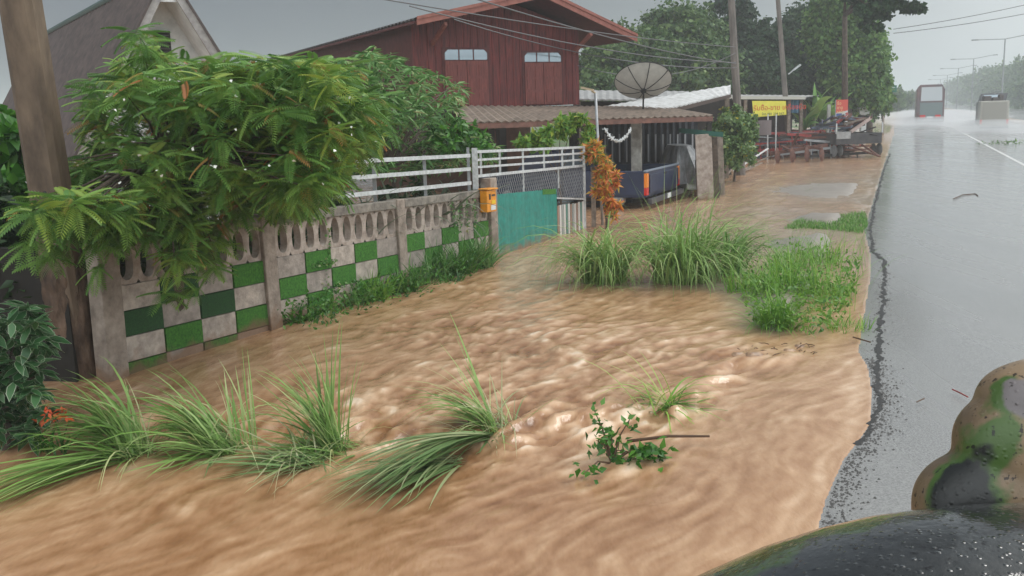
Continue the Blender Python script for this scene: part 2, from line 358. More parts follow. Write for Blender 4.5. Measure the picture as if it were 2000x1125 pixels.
def attr_mat(name, attr, stops, rough=.8, bump=.4, bscale=30, nscale=30, nmix=.5, spec=.5, coat=0, rough_attr=None, distort=None):
    m = bpy.data.materials.new(name); m.use_nodes = True; t = m.node_tree; lk = t.links.new; b = t.nodes['Principled BSDF']
    at = t.nodes.new('ShaderNodeAttribute'); at.attribute_name = attr; tcn = t.nodes.new('ShaderNodeTexCoord')
    mp = t.nodes.new('ShaderNodeMapping'); lk(tcn.outputs['Object'], mp.inputs[0])
    if distort: mp.inputs['Rotation'].default_value = (0, 0, distort[0]); mp.inputs['Scale'].default_value = distort[1]
    n = t.nodes.new('ShaderNodeTexNoise'); n.inputs['Scale'].default_value = nscale; n.inputs['Detail'].default_value = 6; lk(mp.outputs[0], n.inputs['Vector'])
    ma = t.nodes.new('ShaderNodeMath'); ma.operation = 'MULTIPLY_ADD'; lk(n.outputs['Fac'], ma.inputs[0]); ma.inputs[1].default_value = nmix
    sb = t.nodes.new('ShaderNodeMath'); sb.operation = 'SUBTRACT'; lk(at.outputs['Fac'], sb.inputs[0]); sb.inputs[1].default_value = nmix / 2; lk(sb.outputs[0], ma.inputs[2])
    r = t.nodes.new('ShaderNodeValToRGB'); lk(ma.outputs[0], r.inputs[0]); el = r.color_ramp.elements
    el[0].position = stops[0][0]; el[0].color = (*stops[0][1], 1); el[1].position = stops[-1][0]; el[1].color = (*stops[-1][1], 1)
    for p, c in stops[1:-1]: q = el.new(p); q.color = (*c, 1)
    lk(r.outputs[0], b.inputs['Base Color']); b.inputs['Roughness'].default_value = rough; b.inputs['Specular IOR Level'].default_value = spec; b.inputs['Coat Weight'].default_value = coat
    b.inputs['Coat Roughness'].default_value = .15
    n2 = t.nodes.new('ShaderNodeTexNoise'); n2.inputs['Scale'].default_value = bscale; n2.inputs['Detail'].default_value = 6; lk(mp.outputs[0], n2.inputs['Vector'])
    bp = t.nodes.new('ShaderNodeBump'); bp.inputs['Strength'].default_value = bump; bp.inputs['Distance'].default_value = .02; lk(n2.outputs['Fac'], bp.inputs['Height']); lk(bp.outputs[0], b.inputs['Normal'])
    return m
gx = axis(-12, 22, .14, -900, 900); gy = axis(2, 26, .14, -300, 1400)
X, Y = np.meshgrid(gx, gy); Z = ground_z(X, Y)
aa = X * RD[0] + Y * RD[1]; ll = X * RN[0] + Y * RN[1]
grassy = np.clip(fbm(X * .8, Y * .8, 4, 21) * 1.6 - .55 + .5 * np.clip((aa - 50) / 15, 0, 1) + .5 * (ll > 22), 0, 1)
c0 = G(1640, 378); ca_, cl_ = c0[:2] @ RD[:2], c0[:2] @ RN[:2]
grassy = np.where(((aa - ca_) / 7) ** 2 + ((ll - cl_) / 2.5) ** 2 < 1, grassy * .12, grassy)
M_ground = attr_mat('muddy_verge', 'grassy', [(0, (.23, .205, .18)), (.35, (.28, .24, .20)), (.5, (.14, .13, .07)), (.7, (.07, .12, .03)), (1, (.09, .17, .035))], .6, .6, 30, 25, .5)
finish(npmesh('ground', np.stack([X, Y, Z], -1).reshape(-1, 3), gridfaces(*X.shape), M_ground, smooth=True, attrs={'grassy': grassy.ravel()}), kind='structure', label='muddy verge and yard ground around the flood')

# road
M_road = mat('wet_asphalt', (.34, .335, .325), .30, col2=(.14, .137, .132), scale=75, bump=.3, bscale=230, spec=.7, coat=.5)
_rt = M_road.node_tree; _b = _rt.nodes['Principled BSDF']
_n = _rt.nodes.new('ShaderNodeTexNoise'); _n.inputs['Scale'].default_value = .7; _n.inputs['Detail'].default_value = 4
_tc = _rt.nodes.new('ShaderNodeTexCoord'); _mp = _rt.nodes.new('ShaderNodeMapping'); _mp.inputs['Rotation'].default_value = (0, 0, RHEAD); _mp.inputs['Scale'].default_value = (1.6, .18, 1)
_rt.links.new(_tc.outputs['Object'], _mp.inputs[0]); _rt.links.new(_mp.outputs[0], _n.inputs['Vector'])
_r = _rt.nodes.new('ShaderNodeMapRange'); _r.inputs['From Min'].default_value = .35; _r.inputs['From Max'].default_value = .65; _r.inputs['To Min'].default_value = .16; _r.inputs['To Max'].default_value = .36
_rt.links.new(_n.outputs['Fac'], _r.inputs['Value']); _rt.links.new(_r.outputs[0], _b.inputs['Roughness'])
def road_z(a, l): return np.clip(.018 * (l + .45), -.03, .075) + .012 + 0 * a
ra = np.concatenate([np.arange(-8, 30, .1), axis(30, 31, .12, 30, 1300, 1.06)]); rl = np.concatenate([np.linspace(-.0, 1, 30), np.linspace(1.2, 22, 25)])
AA, TT = np.meshgrid(ra, rl, indexing='ij')
edge = shore(ra) - .28 + .10 * (vn(ra * 3.1, ra * 0, 4) - .5) + .07 * (vn(ra * 11, ra * 0, 5) - .5)
LL = np.where(TT <= 1, edge[:, None] + TT * (1 - edge[:, None]), TT)
ZZ = road_z(AA, LL)
ZZ[:, 0] = -.2
P3 = AA[..., None] * RD + LL[..., None] * RN; P3[..., 2] = ZZ
road = finish(npmesh('road', P3.reshape(-1, 3), gridfaces(*AA.shape), M_road, smooth=True), kind='structure', label='wet grey asphalt highway')
def rdl(px, py): p = G(px, py, .02); return p[:2] @ RD[:2], p[:2] @ RN[:2]
# crumbling crack along the carriageway edge
CR = [(1738, 300), (1727, 330), (1716, 370), (1706, 410), (1700, 450), (1703, 488), (1729, 512), (1729, 545), (1722, 620), (1718, 680), (1713, 740), (1718, 800), (1697, 838), (1672, 868)]
ca = np.array([rdl(*p) for p in CR]); ts = np.linspace(0, len(CR) - 1, 420)
pa = np.interp(ts, range(len(CR)), ca[:, 0]); pl = np.interp(ts, range(len(CR)), ca[:, 1])
pl = pl + .05 * (vn(pa * 6, pa * 0, 8) - .5) + .035 * (vn(pa * 25, pa * 0, 9) - .5)
wd = .008 + .035 * vn(pa * 9, pa * 0, 11) ** 2 + .012 * vn(pa * 40, pa * 0, 12)
vs = []
for s_ in (-1, 1):
    q = pa[:, None] * RD + (pl + s_ * wd)[:, None] * RN; q[:, 2] = road_z(pa, pl) + .005; vs.append(q)
V_ = np.stack(vs, 1).reshape(-1, 3); F_ = np.array([(2 * i, 2 * i + 1, 2 * i + 3, 2 * i + 2) for i in range(len(pa) - 1)])
M_crack = mat('wet_dark_crack', (.018, .017, .016), .5)
npmesh('crack', V_, F_, M_crack, road)
# loose crumbled asphalt chips, lying along the broken edge (uncountable)
n = 1500; ta = U(4.6, 9.5, n); tl = shore(ta) + np.abs(rng.normal(0, .09, n)) + .02
ta2 = U(9, 22, 700); tl2 = np.interp(ta2, pa[::-1], pl[::-1]) + rng.normal(0, .05, 700)
ta = np.r_[ta, ta2]; tl = np.r_[tl, tl2]; n = len(ta)
Pp = ta[:, None] * RD + tl[:, None] * RN; Pp[:, 2] = road_z(ta, tl)
v, f, t = scatter(np.array([(-.5, -.4, -.1), (.5, -.5, -.1), (.4, .5, -.1), (-.5, .4, -.1), (0, 0, .5)]), np.array([(0, 1, 4), (1, 2, 4), (2, 3, 4), (3, 0, 4)]), Pp, frames(rng.normal(0, 1, (n, 3)) * [1, 1, .1], np.tile([0, 0, 1.], (n, 1))), U(.004, .024, n), U(0, 1, n))
finish(npmesh('crumbled_asphalt', v, f, mat('asphalt_chips', (.05, .048, .045), .6, tint=[(0, (.06, .058, .055)), (1, (.24, .225, .21))])), 'crumbled asphalt grit along the broken road edge beside the water', 'gravel', kind='stuff')
# painted lines
M_line = mat('road_paint', (.72, .72, .70), .4, col2=(.45, .45, .44), scale=30)
def line(l0, w, a0, a1):
    a = np.arange(a0, a1, 1.0); q = []
    for s_ in (0, w):
        p = a[:, None] * RD + (l0 + s_) * RN; p[:, 2] = road_z(a, l0 + s_) + .005; q.append(p)
    V = np.stack(q, 1).reshape(-1, 3); F = np.array([(2 * i, 2 * i + 1, 2 * i + 3, 2 * i + 2) for i in range(len(a) - 1)])
    npmesh('lane_line', V, F, M_line, road)
line(3.95, .14, 8, 400)
for k in range(12): line(7.3, .12, 30 + 12 * k, 35 + 12 * k)
# raised median the lamps stand on
mb = MB(); mb.box(RW(320, 10.4, -.02), 1.6, 600, .2, -RHEAD); finish(mb.build('median_kerb', M_conc2), kind='structure', label='low concrete median of the highway')

# water: flow-aligned streaks and waves worked out on a grid of the real surface
FL = [((1050, 520), (960, 600)), ((960, 600), (800, 680)), ((1400, 650), (1200, 700)), ((1600, 760), (1450, 805)), ((1200, 760), (1050, 830)), ((900, 640), (750, 720)), ((700, 700), (500, 760)), ((500, 720), (300, 820)),
      ((400, 900), (200, 1000)), ((900, 1000), (600, 1110)), ((1300, 950), (1050, 1090)), ((1550, 950), (1470, 1100)), ((1640, 850), (1580, 1000)), ((600, 900), (350, 1010)), ((1100, 420), (1050, 480)), ((1350, 420), (1250, 470)), ((100, 950), (-100, 1020)), ((720, 770), (690, 850)), ((1500, 350), (1420, 390))]
fp = np.array([G(*a)[:2] for a, b in FL]); fd = np.array([(G(*b) - G(*a))[:2] for a, b in FL]); fd = nrmz(fd)
cs = .03; wx = np.arange(-9.5, 9.5, cs); wy = np.arange(3.2, 21.5, cs); WX, WY = np.meshgrid(wx, wy)
wt = 0; vx = 0; vy = 0
for p, d in zip(fp, fd):
    q = 1 / (((WX - p[0]) ** 2 + (WY - p[1]) ** 2) + .3) ** 1.5; vx = vx + q * d[0]; vy = vy + q * d[1]
nn = np.hypot(vx, vy); vx /= nn; vy /= nn
pot = fbm(WX * .9, WY * .9, 3, 31); gy_, gx_ = np.gradient(pot, cs)
vx = vx + gy_ * .55; vy = vy - gx_ * .55; nn = np.hypot(vx, vy) + 1e-6; vx /= nn; vy /= nn
def bil(Aimg, x, y):
    fx = np.clip((x - wx[0]) / cs, 0, len(wx) - 1.001); fy = np.clip((y - wy[0]) / cs, 0, len(wy) - 1.001)
    ix = fx.astype(int); iy = fy.astype(int); dx = fx - ix; dy = fy - iy
    return (Aimg[iy, ix] * (1 - dx) + Aimg[iy, ix + 1] * dx) * (1 - dy) + (Aimg[iy + 1, ix] * (1 - dx) + Aimg[iy + 1, ix + 1] * dx) * dy
def lic(img, steps, st):
    acc = img.copy()
    for sg in (1, -1):
        x = WX.copy(); y = WY.copy()
        for i in range(steps):
            x = x + sg * st * bil(vx, x, y); y = y + sg * st * bil(vy, x, y); acc += bil(img, x, y)
    acc /= (2 * steps + 1); return (acc - acc.mean()) / acc.std()
L1 = lic(fbm(WX * 7, WY * 7, 3, 41), 12, .04)             # broad standing ridges
L2 = lic(vn(WX * 18, WY * 18, 42), 14, .03)
L3 = lic(rng.uniform(0, 1, WX.shape), 9, .03)             # fine streaks
CH = fbm(WX * 2.2, WY * 2.2, 4, 51) ; CH = (CH - CH.mean()) / CH.std()
CF = 1 - np.abs(2 * fbm(WX * 8 + .5 * CH, WY * 8 + .6 * CH, 4, 55, .6) - 1) * 2; CF = (CF - CF.mean()) / CF.std()
FR = 1 - np.abs(2 * fbm(WX * 3.4 + 1.2 * CH, WY * 3.4 - .9 * CH, 3, 58) - 1); FR = lic(FR ** 7, 3, .03); FN = lic(fbm(WX * 15, WY * 15, 3, 59), 3, .02)
LG = np.array([G(*p, -.03)[:2] for p in [(-300, 700), (0, 900), (240, 830), (480, 845), (680, 850), (820, 862), (1000, 850), (1080, 822), (1320, 792), (1450, 720), (1520, 700), (1700, 560)]])
LG = LG[np.argsort(LG[:, 0])]
nr, nc = 860, 700
ry = np.exp(np.linspace(math.log(3.1), math.log(125), nr)); rx = np.linspace(-.80, .56, nc)
WXv = ry[:, None] * rx[None]; WYv = np.repeat(ry[:, None], nc, 1)
jx = WXv; jy = WYv
near = np.clip((20.5 - jy) / 5, 0, 1) * np.clip((9.2 - np.abs(jx)) / 1.5, 0, 1)
l1, l2, l3, chh, cff, frr, fnn = [bil(q, jx, jy) * near for q in (L1, L2, L3, CH, CF, FR, FN)]
fa = jx * RD[0] + jy * RD[1]; fl = jx * RN[0] + jy * RN[1]
farn = (fbm(fl * 1.8, fa * .7, 4, 61) - .5) * 4 * (1 - near); farn2 = (fbm(fl * 5, fa * 2.2, 3, 62) - .5) * 3.4 * (1 - near)
# how rough the flow is: wildest in the driveway mouth, smooth and shallow along the asphalt
def blob(px, py, r): c = G(px, py); return np.exp(-((jx - c[0]) ** 2 + (jy - c[1]) ** 2) / r ** 2)
turb = np.clip(.27 + .75 * blob(1000, 650, 1.6) + .5 * blob(1000, 800, 1.3) + .75 * blob(750, 820, 1.1) + .6 * blob(1180, 830, 1.0) + .5 * blob(1300, 690, 1.2) + .5 * blob(1450, 700, .7) + .35 * blob(980, 560, 1.0), 0, 1.5)
sh_d = shore(fa) - fl
turb *= np.clip(sh_d / 1.6 + .12, 0, 1)
step = LG[:, 1]; fY = np.interp(jx, LG[:, 0], step); ds = (jy - fY + .10 * l1 + .12 * chh)
wall_f = .5 + .5 * np.tanh(ds / .16); inr = near * np.clip((sh_d - .3) / 1.2, 0, 1)
amp = .0068 * turb * (near + .35 * (1 - near))
Zw = amp * (.9 * l1 + .7 * chh + .35 * cff + .28 * l2 + .14 * l3 + .25 * fnn + .55 * np.clip(frr, -1, 2)) + .012 * (farn + farn2)
stw = np.exp(-((ds + .18) / .14) ** 2) * inr * blob(1000, 840, 2.2)
Zw = Zw - .075 * (1 - wall_f) * inr + .014 * stw * (1 + .35 * cff + .4 * l2 + .5 * fnn)
Zr = road_z(fa, fl)
Zw = Zw + np.where(sh_d < .5, (sh_d - .0) * .05 + .006, .031) * 1.0
Zw = np.where(sh_d < 0, Zr + sh_d * .12 - .001, np.maximum(Zw, np.where(sh_d < .5, Zr + .004 + .0 * sh_d, -9)))
foam = .47 + (.022 + .02 * turb) * l1 + .034 * l2 + .05 * l3 + .06 * chh * turb + .05 * cff * turb + .065 * fnn * (.45 + turb) + .19 * stw * np.clip(.45 + .5 * fnn + .3 * l2, 0, 1.3) + .15 * np.clip(turb, .35, 1) * np.clip(frr - .4, 0, 2.2) * np.clip(.6 + .5 * fnn, 0, 1.5) + .07 * farn + .05 * farn2
foam += np.clip(1 - np.abs(sh_d - .12) / .16, 0, 1) * .16 * (fa < 9.5) + np.clip(1 - sh_d / 2.5, 0, 1) * .06
foam -= .20 * np.exp(-((ds - .05) / .13) ** 2) * inr * blob(760, 820, .9)
foam -= .09 * blob(500, 1000, 2.6) + .05 * blob(1100, 1000, 1.5)
msk = (sh_d > -.25); fc = gridfaces(nr, nc); mk = msk.ravel(); fc = fc[mk[fc].all(1)]
for px_, py_ in ((262, 885), (440, 880), (655, 880), (968, 850), (1190, 900), (1290, 800), (585, 640), (880, 560)):
    c_ = G(px_, py_); dd_ = np.hypot(jx - c_[0], jy - c_[1]); foam += .16 * np.exp(-((dd_ - .22) / .09) ** 2) * np.clip(.5 + .5 * fnn, 0, 1.4); Zw += .012 * np.exp(-(dd_ / .2) ** 2)
M_water = attr_mat('muddy_floodwater', 'foam', [(0, (.17, .075, .033)), (.22, (.28, .14, .066)), (.42, (.39, .22, .118)), (.6, (.50, .31, .18)), (.8, (.64, .44, .29)), (1, (.76, .59, .44))], .18, .3, 30, 34, .13, .5, distort=(.9, (1, .45, 1)))
depth_ = Zw - ground_z(jx, jy); shal = np.clip(1 - depth_ / .17, 0, 1) * np.clip((fa - 9) / 3, 0, 1) * np.clip((fl + 6) / 2, 0, 1)
shal = np.maximum(shal, .85 * np.clip((fa - 12) / 4, 0, 1) * np.clip((fl + 5.6) / 3, 0, 1) * np.clip((46 - fa) / 16, .25, 1) * (.55 + .6 * fbm(jx * .7, jy * .5, 3, 77)))
_t = M_water.node_tree; _b = _t.nodes['Principled BSDF']; _src = _b.inputs['Base Color'].links[0].from_socket
_at = _t.nodes.new('ShaderNodeAttribute'); _at.attribute_name = 'shallow'; _mx = _t.nodes.new('ShaderNodeMix'); _mx.data_type = 'RGBA'
_t.links.new(_at.outputs['Fac'], _mx.inputs['Factor']); _t.links.new(_src, _mx.inputs['A']); _mx.inputs['B'].default_value = (.36, .29, .235, 1); _t.links.new(_mx.outputs['Result'], _b.inputs['Base Color'])
finish(npmesh('floodwater', np.stack([jx, jy, Zw], -1).reshape(-1, 3), fc, M_water, smooth=True, attrs={'foam': foam.ravel(), 'shallow': shal.ravel()}), kind='structure', label='fast brown floodwater')

# ---------------------------------------------------------------- boundary wall (on the line through its foot in the photograph)
wa = G(238, 742); wb = G(1096, 466); WHEAD = math.atan2(wb[0] - wa[0], wb[1] - wa[1]); WP = PL(wa, WHEAD)
def drop(s): return -.028 * s
def wp(s, z, off=0): return WP.P(s, z + drop(s), off)       # off > 0 toward the road
TH = .07
wall = empty('boundary_wall', WP.P(3.8, -.3), 'precast concrete wall with green and grey checkered squares under oval openings', 'wall')
def slab(mb, s0, s1, z0, z1, o0, o1):
    mb.hexa([wp(s0, z0, o1), wp(s1, z0, o1), wp(s1, z0, o0), wp(s0, z0, o0), wp(s0, z1, o1), wp(s1, z1, o1), wp(s1, z1, o0), wp(s0, z1, o0)])
bays = [(.06, 2.12, 4, 1), (2.35, 4.88, 5, 1), (5.10, 7.60, 5, 0)]
def mtile(col, nm): return mat(nm, col, .8, col2=tuple(c * .5 for c in col), scale=8, bump=.4, bscale=45, tide=.12)
tiles = [mtile((.50, .43, .37), 'grey_block_pale'), mtile((.42, .35, .30), 'grey_block_warm'), mtile((.37, .32, .28), 'grey_block_dull')]
for bi, (s0, s1, ncol, par) in enumerate(bays):
    w = (s1 - s0) / ncol
    for c in range(ncol):
        for r_ in range(4):
            z1 = .90 - .25 * r_; z0 = z1 - .25; g = (c + r_) % 2 == par; a, b = s0 + c * w, s0 + (c + 1) * w; mb = MB()
            if g:
                slab(mb, a + .006, b - .006, z0 + .006, z1 - .006, -.03, .016)
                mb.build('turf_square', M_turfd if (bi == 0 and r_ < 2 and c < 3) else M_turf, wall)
            else:
                slab(mb, a + .004, b - .004, z0 + .004, z1 - .004, -.03, .004 + .006 * random.random())
                mb.build('concrete_block', random.choice(tiles), wall, bevel=.004)
    mb = MB(); slab(mb, s0 - .02, s1 + .02, -.4, .895, -.07, -.032); mb.build('backing_panel', M_conc, wall)
    # panel with a row of oval openings
    mb = MB(); k = 10 if bi else 8; cw = (s1 - s0) / k; zb, zt = .90, 1.29; n = 28
    for j in range(k):
        cx = s0 + (j + .5) * cw; zc = (zb + zt) / 2 + .01; front = []; outer = []
        for q in range(n):
            t = 2 * math.pi * q / n; cs_, sn = math.cos(t), math.sin(t)
            hw = cw * (.33 if sn < 0 else .33 - .06 * sn)
            x = cx + hw * math.copysign(abs(cs_) ** .8, cs_); z = zc + .165 * math.copysign(abs(sn) ** .8, sn); front.append((x, z))
            m_ = max(abs(cs_), abs(sn)); outer.append((cx + cw / 2 * cs_ / m_, (zb + zt) / 2 + (zt - zb) / 2 * sn / m_))
        vv = []
        for o_ in (.0, -.09):
            sc_ = 1 if o_ == 0 else .86
            vv += [wp(x, z, o_) for x, z in outer]; vv += [wp(cx + (x - cx) * sc_, zc + (z - zc) * (sc_ + .06 * (sc_ < 1)), o_) for x, z in front]
        fs = []
        for q in range(n):
            p = (q + 1) % n
            fs += [(q, p, n + p, n + q), (2 * n + q, 3 * n + q, 3 * n + p, 2 * n + p), (n + q, n + p, 3 * n + p, 3 * n + q)]
        mb.add(vv, fs)
    mb.build('oval_opening_panel', M_conc2, wall)
    mb = MB(); slab(mb, s0 - .01, s1 + .01, 1.285, 1.40, -.11, .035); mb.build('cap_rail', M_cap, wall, bevel=.01)
for s0, s1, zt, le in ((-.19, .05, 1.36, .03), (2.13, 2.34, 1.42, -.05), (4.89, 5.09, 1.41, -.03)):
    mb = MB()
    mb.hexa([wp(s0 + le * 0, -.45, .05), wp(s1, -.45, .05), wp(s1, -.45, -.13), wp(s0, -.45, -.13), wp(s0 + le, zt, .05), wp(s1 + le, zt, .05), wp(s1 + le, zt, -.13), wp(s0 + le, zt, -.13)])
    mb.build('post', M_conc, wall, bevel=.012)
mb = MB(); slab(mb, 7.62, 7.86, -.2, 1.58, -.13, .06)
gp = finish(mb.build('gate_post', M_conc, bevel=.012), 'square concrete gate post carrying the orange box', 'post')

# orange letter box on the gate post
o = empty('letter_box', wp(7.42, 1.0, .1), 'orange metal letter box fixed beside the gate post', 'letter box')
M_org = mat('orange_paint', (.72, .27, .01), .45, var=.15, scale=12)
mb = MB(); slab(mb, 7.28, 7.60, 1.05, 1.40, .04, .17); mb.build('box_body', M_org, o, bevel=.012)
mb = MB(); slab(mb, 7.26, 7.62, 1.405, 1.43, .02, .20); mb.build('lid', M_org, o, bevel=.008)
mb = MB(); slab(mb, 7.35, 7.40, 1.25, 1.34, .171, .176); slab(mb, 7.44, 7.55, 1.30, 1.33, .171, .176); mb.build('slot', M_black, o)
mb = MB(); slab(mb, 7.40, 7.56, 1.08, 1.16, .171, .177); mb.build('label_plate', M_white, o)
mb = MB(); slab(mb, 7.43, 7.56, 1.18, 1.235, .171, .175); mb.build('stripe', mat('yellow_paint', (.75, .5, .02), .5), o)

# steel railing above the wall
rail = empty('steel_railing', wp(3.5, 1.4, -.05), 'white three-bar steel railing standing on top of the concrete wall', 'railing')
for z in (1.955, 1.745, 1.525):
    mb = MB(); mb.bar(wp(.1, z, -.05), wp(7.16, z, -.05), .03, .055); mb.build('bar', M_galv, rail)
for s in (.3, 1.5, 2.9, 4.55, 5.85, 7.18):
    mb = MB(); mb.bar(wp(s, 1.35, -.09), wp(s, 1.99 if s < 7 else 2.08, -.09), .045, .045); mb.build('upright', M_grey, rail)
# ---------------------------------------------------------------- gate
gate = empty('sliding_gate', wp(9.6, .1, -.08), 'silver framed gate with teal sheet, diamond mesh and striped slats', 'gate')
def gp_(px, py, off=-.10):
    return WP.P(*WP.at(px, py), off)
def gbar(p, q, w=.04, name='bar'):
    mb = MB(); mb.bar(p, q, w, w); return mb.build(name, M_galv, gate)
gs0, gs1 = 7.42, 12.06
def gz(i, s): t = (s - gs0) / (gs1 - gs0); a = [(1.80, 1.67), (1.67, 1.55), (1.555, 1.42), (1.41, 1.30)][i]; return a[0] * (1 - t) + a[1] * t
def gw(s, z, off=-.10): return WP.P(s, z, off)
for i in range(4): gbar(gw(gs0, gz(i, gs0)), gw(gs1, gz(i, gs1)), .045 if i in (0, 3) else .035)
for s in (7.42, 7.62, 8.3, 9.2, 10.1, 10.95, 11.5): gbar(gw(s, gz(3, s)), gw(s, gz(0, s)), .035, 'upright')
gbar(gw(7.42, 1.2), gw(7.42, 1.86), .09, 'end_post'); gbar(gw(gs1, -.1), gw(gs1, gz(0, gs1)), .05, 'end_post')
for s in (9.2, 10.75): gbar(gw(s, .95), gw(s, gz(3, s)), .03, 'upright')
gbar(gw(7.9, 1.06), gw(gs1, .62), .03)
mb = MB(); st = .085                                       # diamond mesh: two crossing families of wires between the bars
def zt_(s): return gz(3, s)
def zb_(s): return 1.04 - .1 * (s - 7.9)
for sg in (1, -1):
    for k in range(-14, 78):
        s = 7.9 + k * st; a = None; q = []
        for j in range(0, 40):
            ss = s + sg * j * .03 * .62; zz = .58 + j * .03
            if 7.86 <= ss <= gs1 and zb_(ss) - .01 <= zz <= zt_(ss): q.append(gw(ss, zz, -.10 + .004 * sg))
        if len(q) > 1: mb.bar(q[0], q[-1], .006, .006)
mb.build('diamond_mesh', M_grey, gate)
k = 26; mb = MB(); fr = []
s0_, s1_ = 7.90, 10.55
for j in range(k + 1):
    s = s0_ + (s1_ - s0_) * j / k; t = j / k; zb = .08 * (1 - t) + 0 * t - .12; zt = 1.07 * (1 - t) + .955 * t; b = .006 * math.sin(j * 1.9) + .004 * math.sin(j * 5.1)
    fr.append([gw(s, zb, -.055 + b), gw(s, zt + .008 * math.sin(j * 2.3), -.055 + b * .4), gw(s, zb, -.062 + b), gw(s, zt, -.062 + b * .4)])
mb.add([p for r_ in fr for p in r_], [f for j in range(k) for f in ((4 * j, 4 * j + 4, 4 * j + 5, 4 * j + 1), (4 * j + 2, 4 * j + 3, 4 * j + 7, 4 * j + 6), (4 * j + 1, 4 * j + 5, 4 * j + 7, 4 * j + 3))])
mb.build('teal_sheet', M_teal, gate)
mb = MB(); mb.hexa([gw(9.9, .9, -.048), gw(10.5, .86, -.048), gw(10.5, .86, -.053), gw(9.9, .9, -.053), gw(9.9, 1.0, -.048), gw(10.5, .955, -.048), gw(10.5, .955, -.053), gw(9.9, 1.0, -.053)]); mb.build('turf_patch', M_turf, gate)
sl = [mat('slat_white', (.6, .58, .55), .6), mat('slat_brown', (.30, .20, .15), .7), mat('slat_grey', (.30, .32, .30), .6), mat('slat_green', (.10, .22, .18), .6)]
for j in range(14):
    s = 10.60 + j * .105; mb = MB(); z = .62 + .0 - (s - 10.6) * .05 + .03 * random.random(); c = gw(s, -.25); mb.box(c, .012, .07, z + .25, -WHEAD); mb.build('slat', sl[[0, 1, 0, 2, 0, 3, 0, 1, 2, 0, 1, 0, 3, 0][j]], gate)

# ---------------------------------------------------------------- utility poles, solar lamp, wires
def quadpole(base, top, w0, w1, m, name, label, cat, group=None, steps=10, bevel=.03):
    mb = MB(); b = np.array(base, float); t = np.array(top, float)
    for z, w in ((0, w0), (1, w1)):
        p = b + (t - b) * z; c = w * .28
        mb.v += [tuple(p + np.array(q)) for q in ((-w / 2 + c, -w / 2, 0), (w / 2 - c, -w / 2, 0), (w / 2, -w / 2 + c, 0), (w / 2, w / 2 - c, 0), (w / 2 - c, w / 2, 0), (-w / 2 + c, w / 2, 0), (-w / 2, w / 2 - c, 0), (-w / 2, -w / 2 + c, 0))]
    mb.f += [(i, (i + 1) % 8, 8 + (i + 1) % 8, 8 + i) for i in range(8)] + [tuple(range(8))[::-1], tuple(range(8, 16))]; mb.mi = [0] * 10
    return finish(mb.build(name, m), label, cat, group)
pb = G(160, 735); pb[2] = -.4
ptop = A(30, -60, 8.6); ptop = pb + (ptop - pb) * 2.0
np_ = empty('utility_pole', (pb[0], pb[1], 0), 'leaning brown concrete utility pole rising through the tree at left', 'utility pole')
mb = MB()
for z, w in ((0, .33), (1, .235)):
    p = pb + (ptop - pb) * z; c = w * .16
    mb.v += [tuple(p + np.array(q)) for q in ((-w / 2 + c, -w / 2, 0), (w / 2 - c, -w / 2, 0), (w / 2, -w / 2 + c, 0), (w / 2, w / 2 - c, 0), (w / 2 - c, w / 2, 0), (-w / 2 + c, w / 2, 0), (-w / 2, w / 2 - c, 0), (-w / 2, -w / 2 + c, 0))]
mb.f += [(i, (i + 1) % 8, 8 + (i + 1) % 8, 8 + i) for i in range(8)] + [tuple(range(8))[::-1], tuple(range(8, 16))]; mb.mi = [0] * 10
mb.build('shaft', M_polec, np_)
for t in (.12, .2, .27):                                   # small holes on the road face
    p = pb + (ptop - pb) * t; mb = MB(); mb.tube([p + [.02, -.155, 0], p + [.02, -.128, 0]], .014, 8); mb.build('bolt_hole', M_black, np_)
# crumbled mud-caked collar at its foot
nth, nz_ = 60, 60; th = np.linspace(0, 2 * np.pi, nth, endpoint=False); zz = np.linspace(-.4, 1.1, nz_)
TH_, ZH = np.meshgrid(th, zz); rr = .205 + .05 * (fbm(TH_ * 2.2, ZH * 3, 4, 70) - .4) - .035 * np.clip(ZH, 0, 2) + .03 * (fbm(TH_ * 6, ZH * 8, 3, 71) - .5)
cxy = pb[None, None, :2] + ((ptop - pb)[:2] / (ptop - pb)[2])[None, None] * (ZH + .4)[..., None]
V = np.stack([cxy[..., 0] + rr * np.cos(TH_) * 1.15, cxy[..., 1] + rr * np.sin(TH_), ZH], -1).reshape(-1, 3)
F_ = np.array([(i * nth + j, i * nth + (j + 1) % nth, (i + 1) * nth + (j + 1) % nth, (i + 1) * nth + j) for i in range(nz_ - 1) for j in range(nth)])
M_mudc = mat('mud_caked_concrete', (.19, .12, .08), .7, col2=(.035, .02, .013), scale=6, bump=.8, bscale=22, stretch=(1.3, 1.3, .5))
npmesh('mud_crust', V, F_, M_mudc, np_, smooth=True)
# small lamp post with a solar panel head at the end of the gate
lb = G(1178, 442); lt = A(1163, 182, lb[1] * 1.0)
lp = empty('solar_lamp', lb, 'thin silver post with a small tilted lamp head beside the gate', 'lamp post')
mb = MB(); mb.tube([lb - [0, 0, .3], lb + (lt - lb) * 1.0], .028, 8); mb.build('post', M_grey, lp, smooth=True)
mb = MB(); mb.tube([lt, lt + [-.08, 0, .05]], .02, 8); mb.bar(lt + [-.04, .0, .06], lt + [-.28, .05, .12], .22, .04); mb.build('lamp_head', mat('beige_plastic', (.42, .33, .22), .5), lp)
lb2 = WP.P(12.35, -.1, -.02)
mb = MB(); mb.bar(lb2 + [0, 0, -.2], lb2 + [0, 0, 1.35], .09, .09); finish(mb.build('wooden_post', M_wood), 'short grey wooden post closing the gate opening next to the lamp post', 'post')

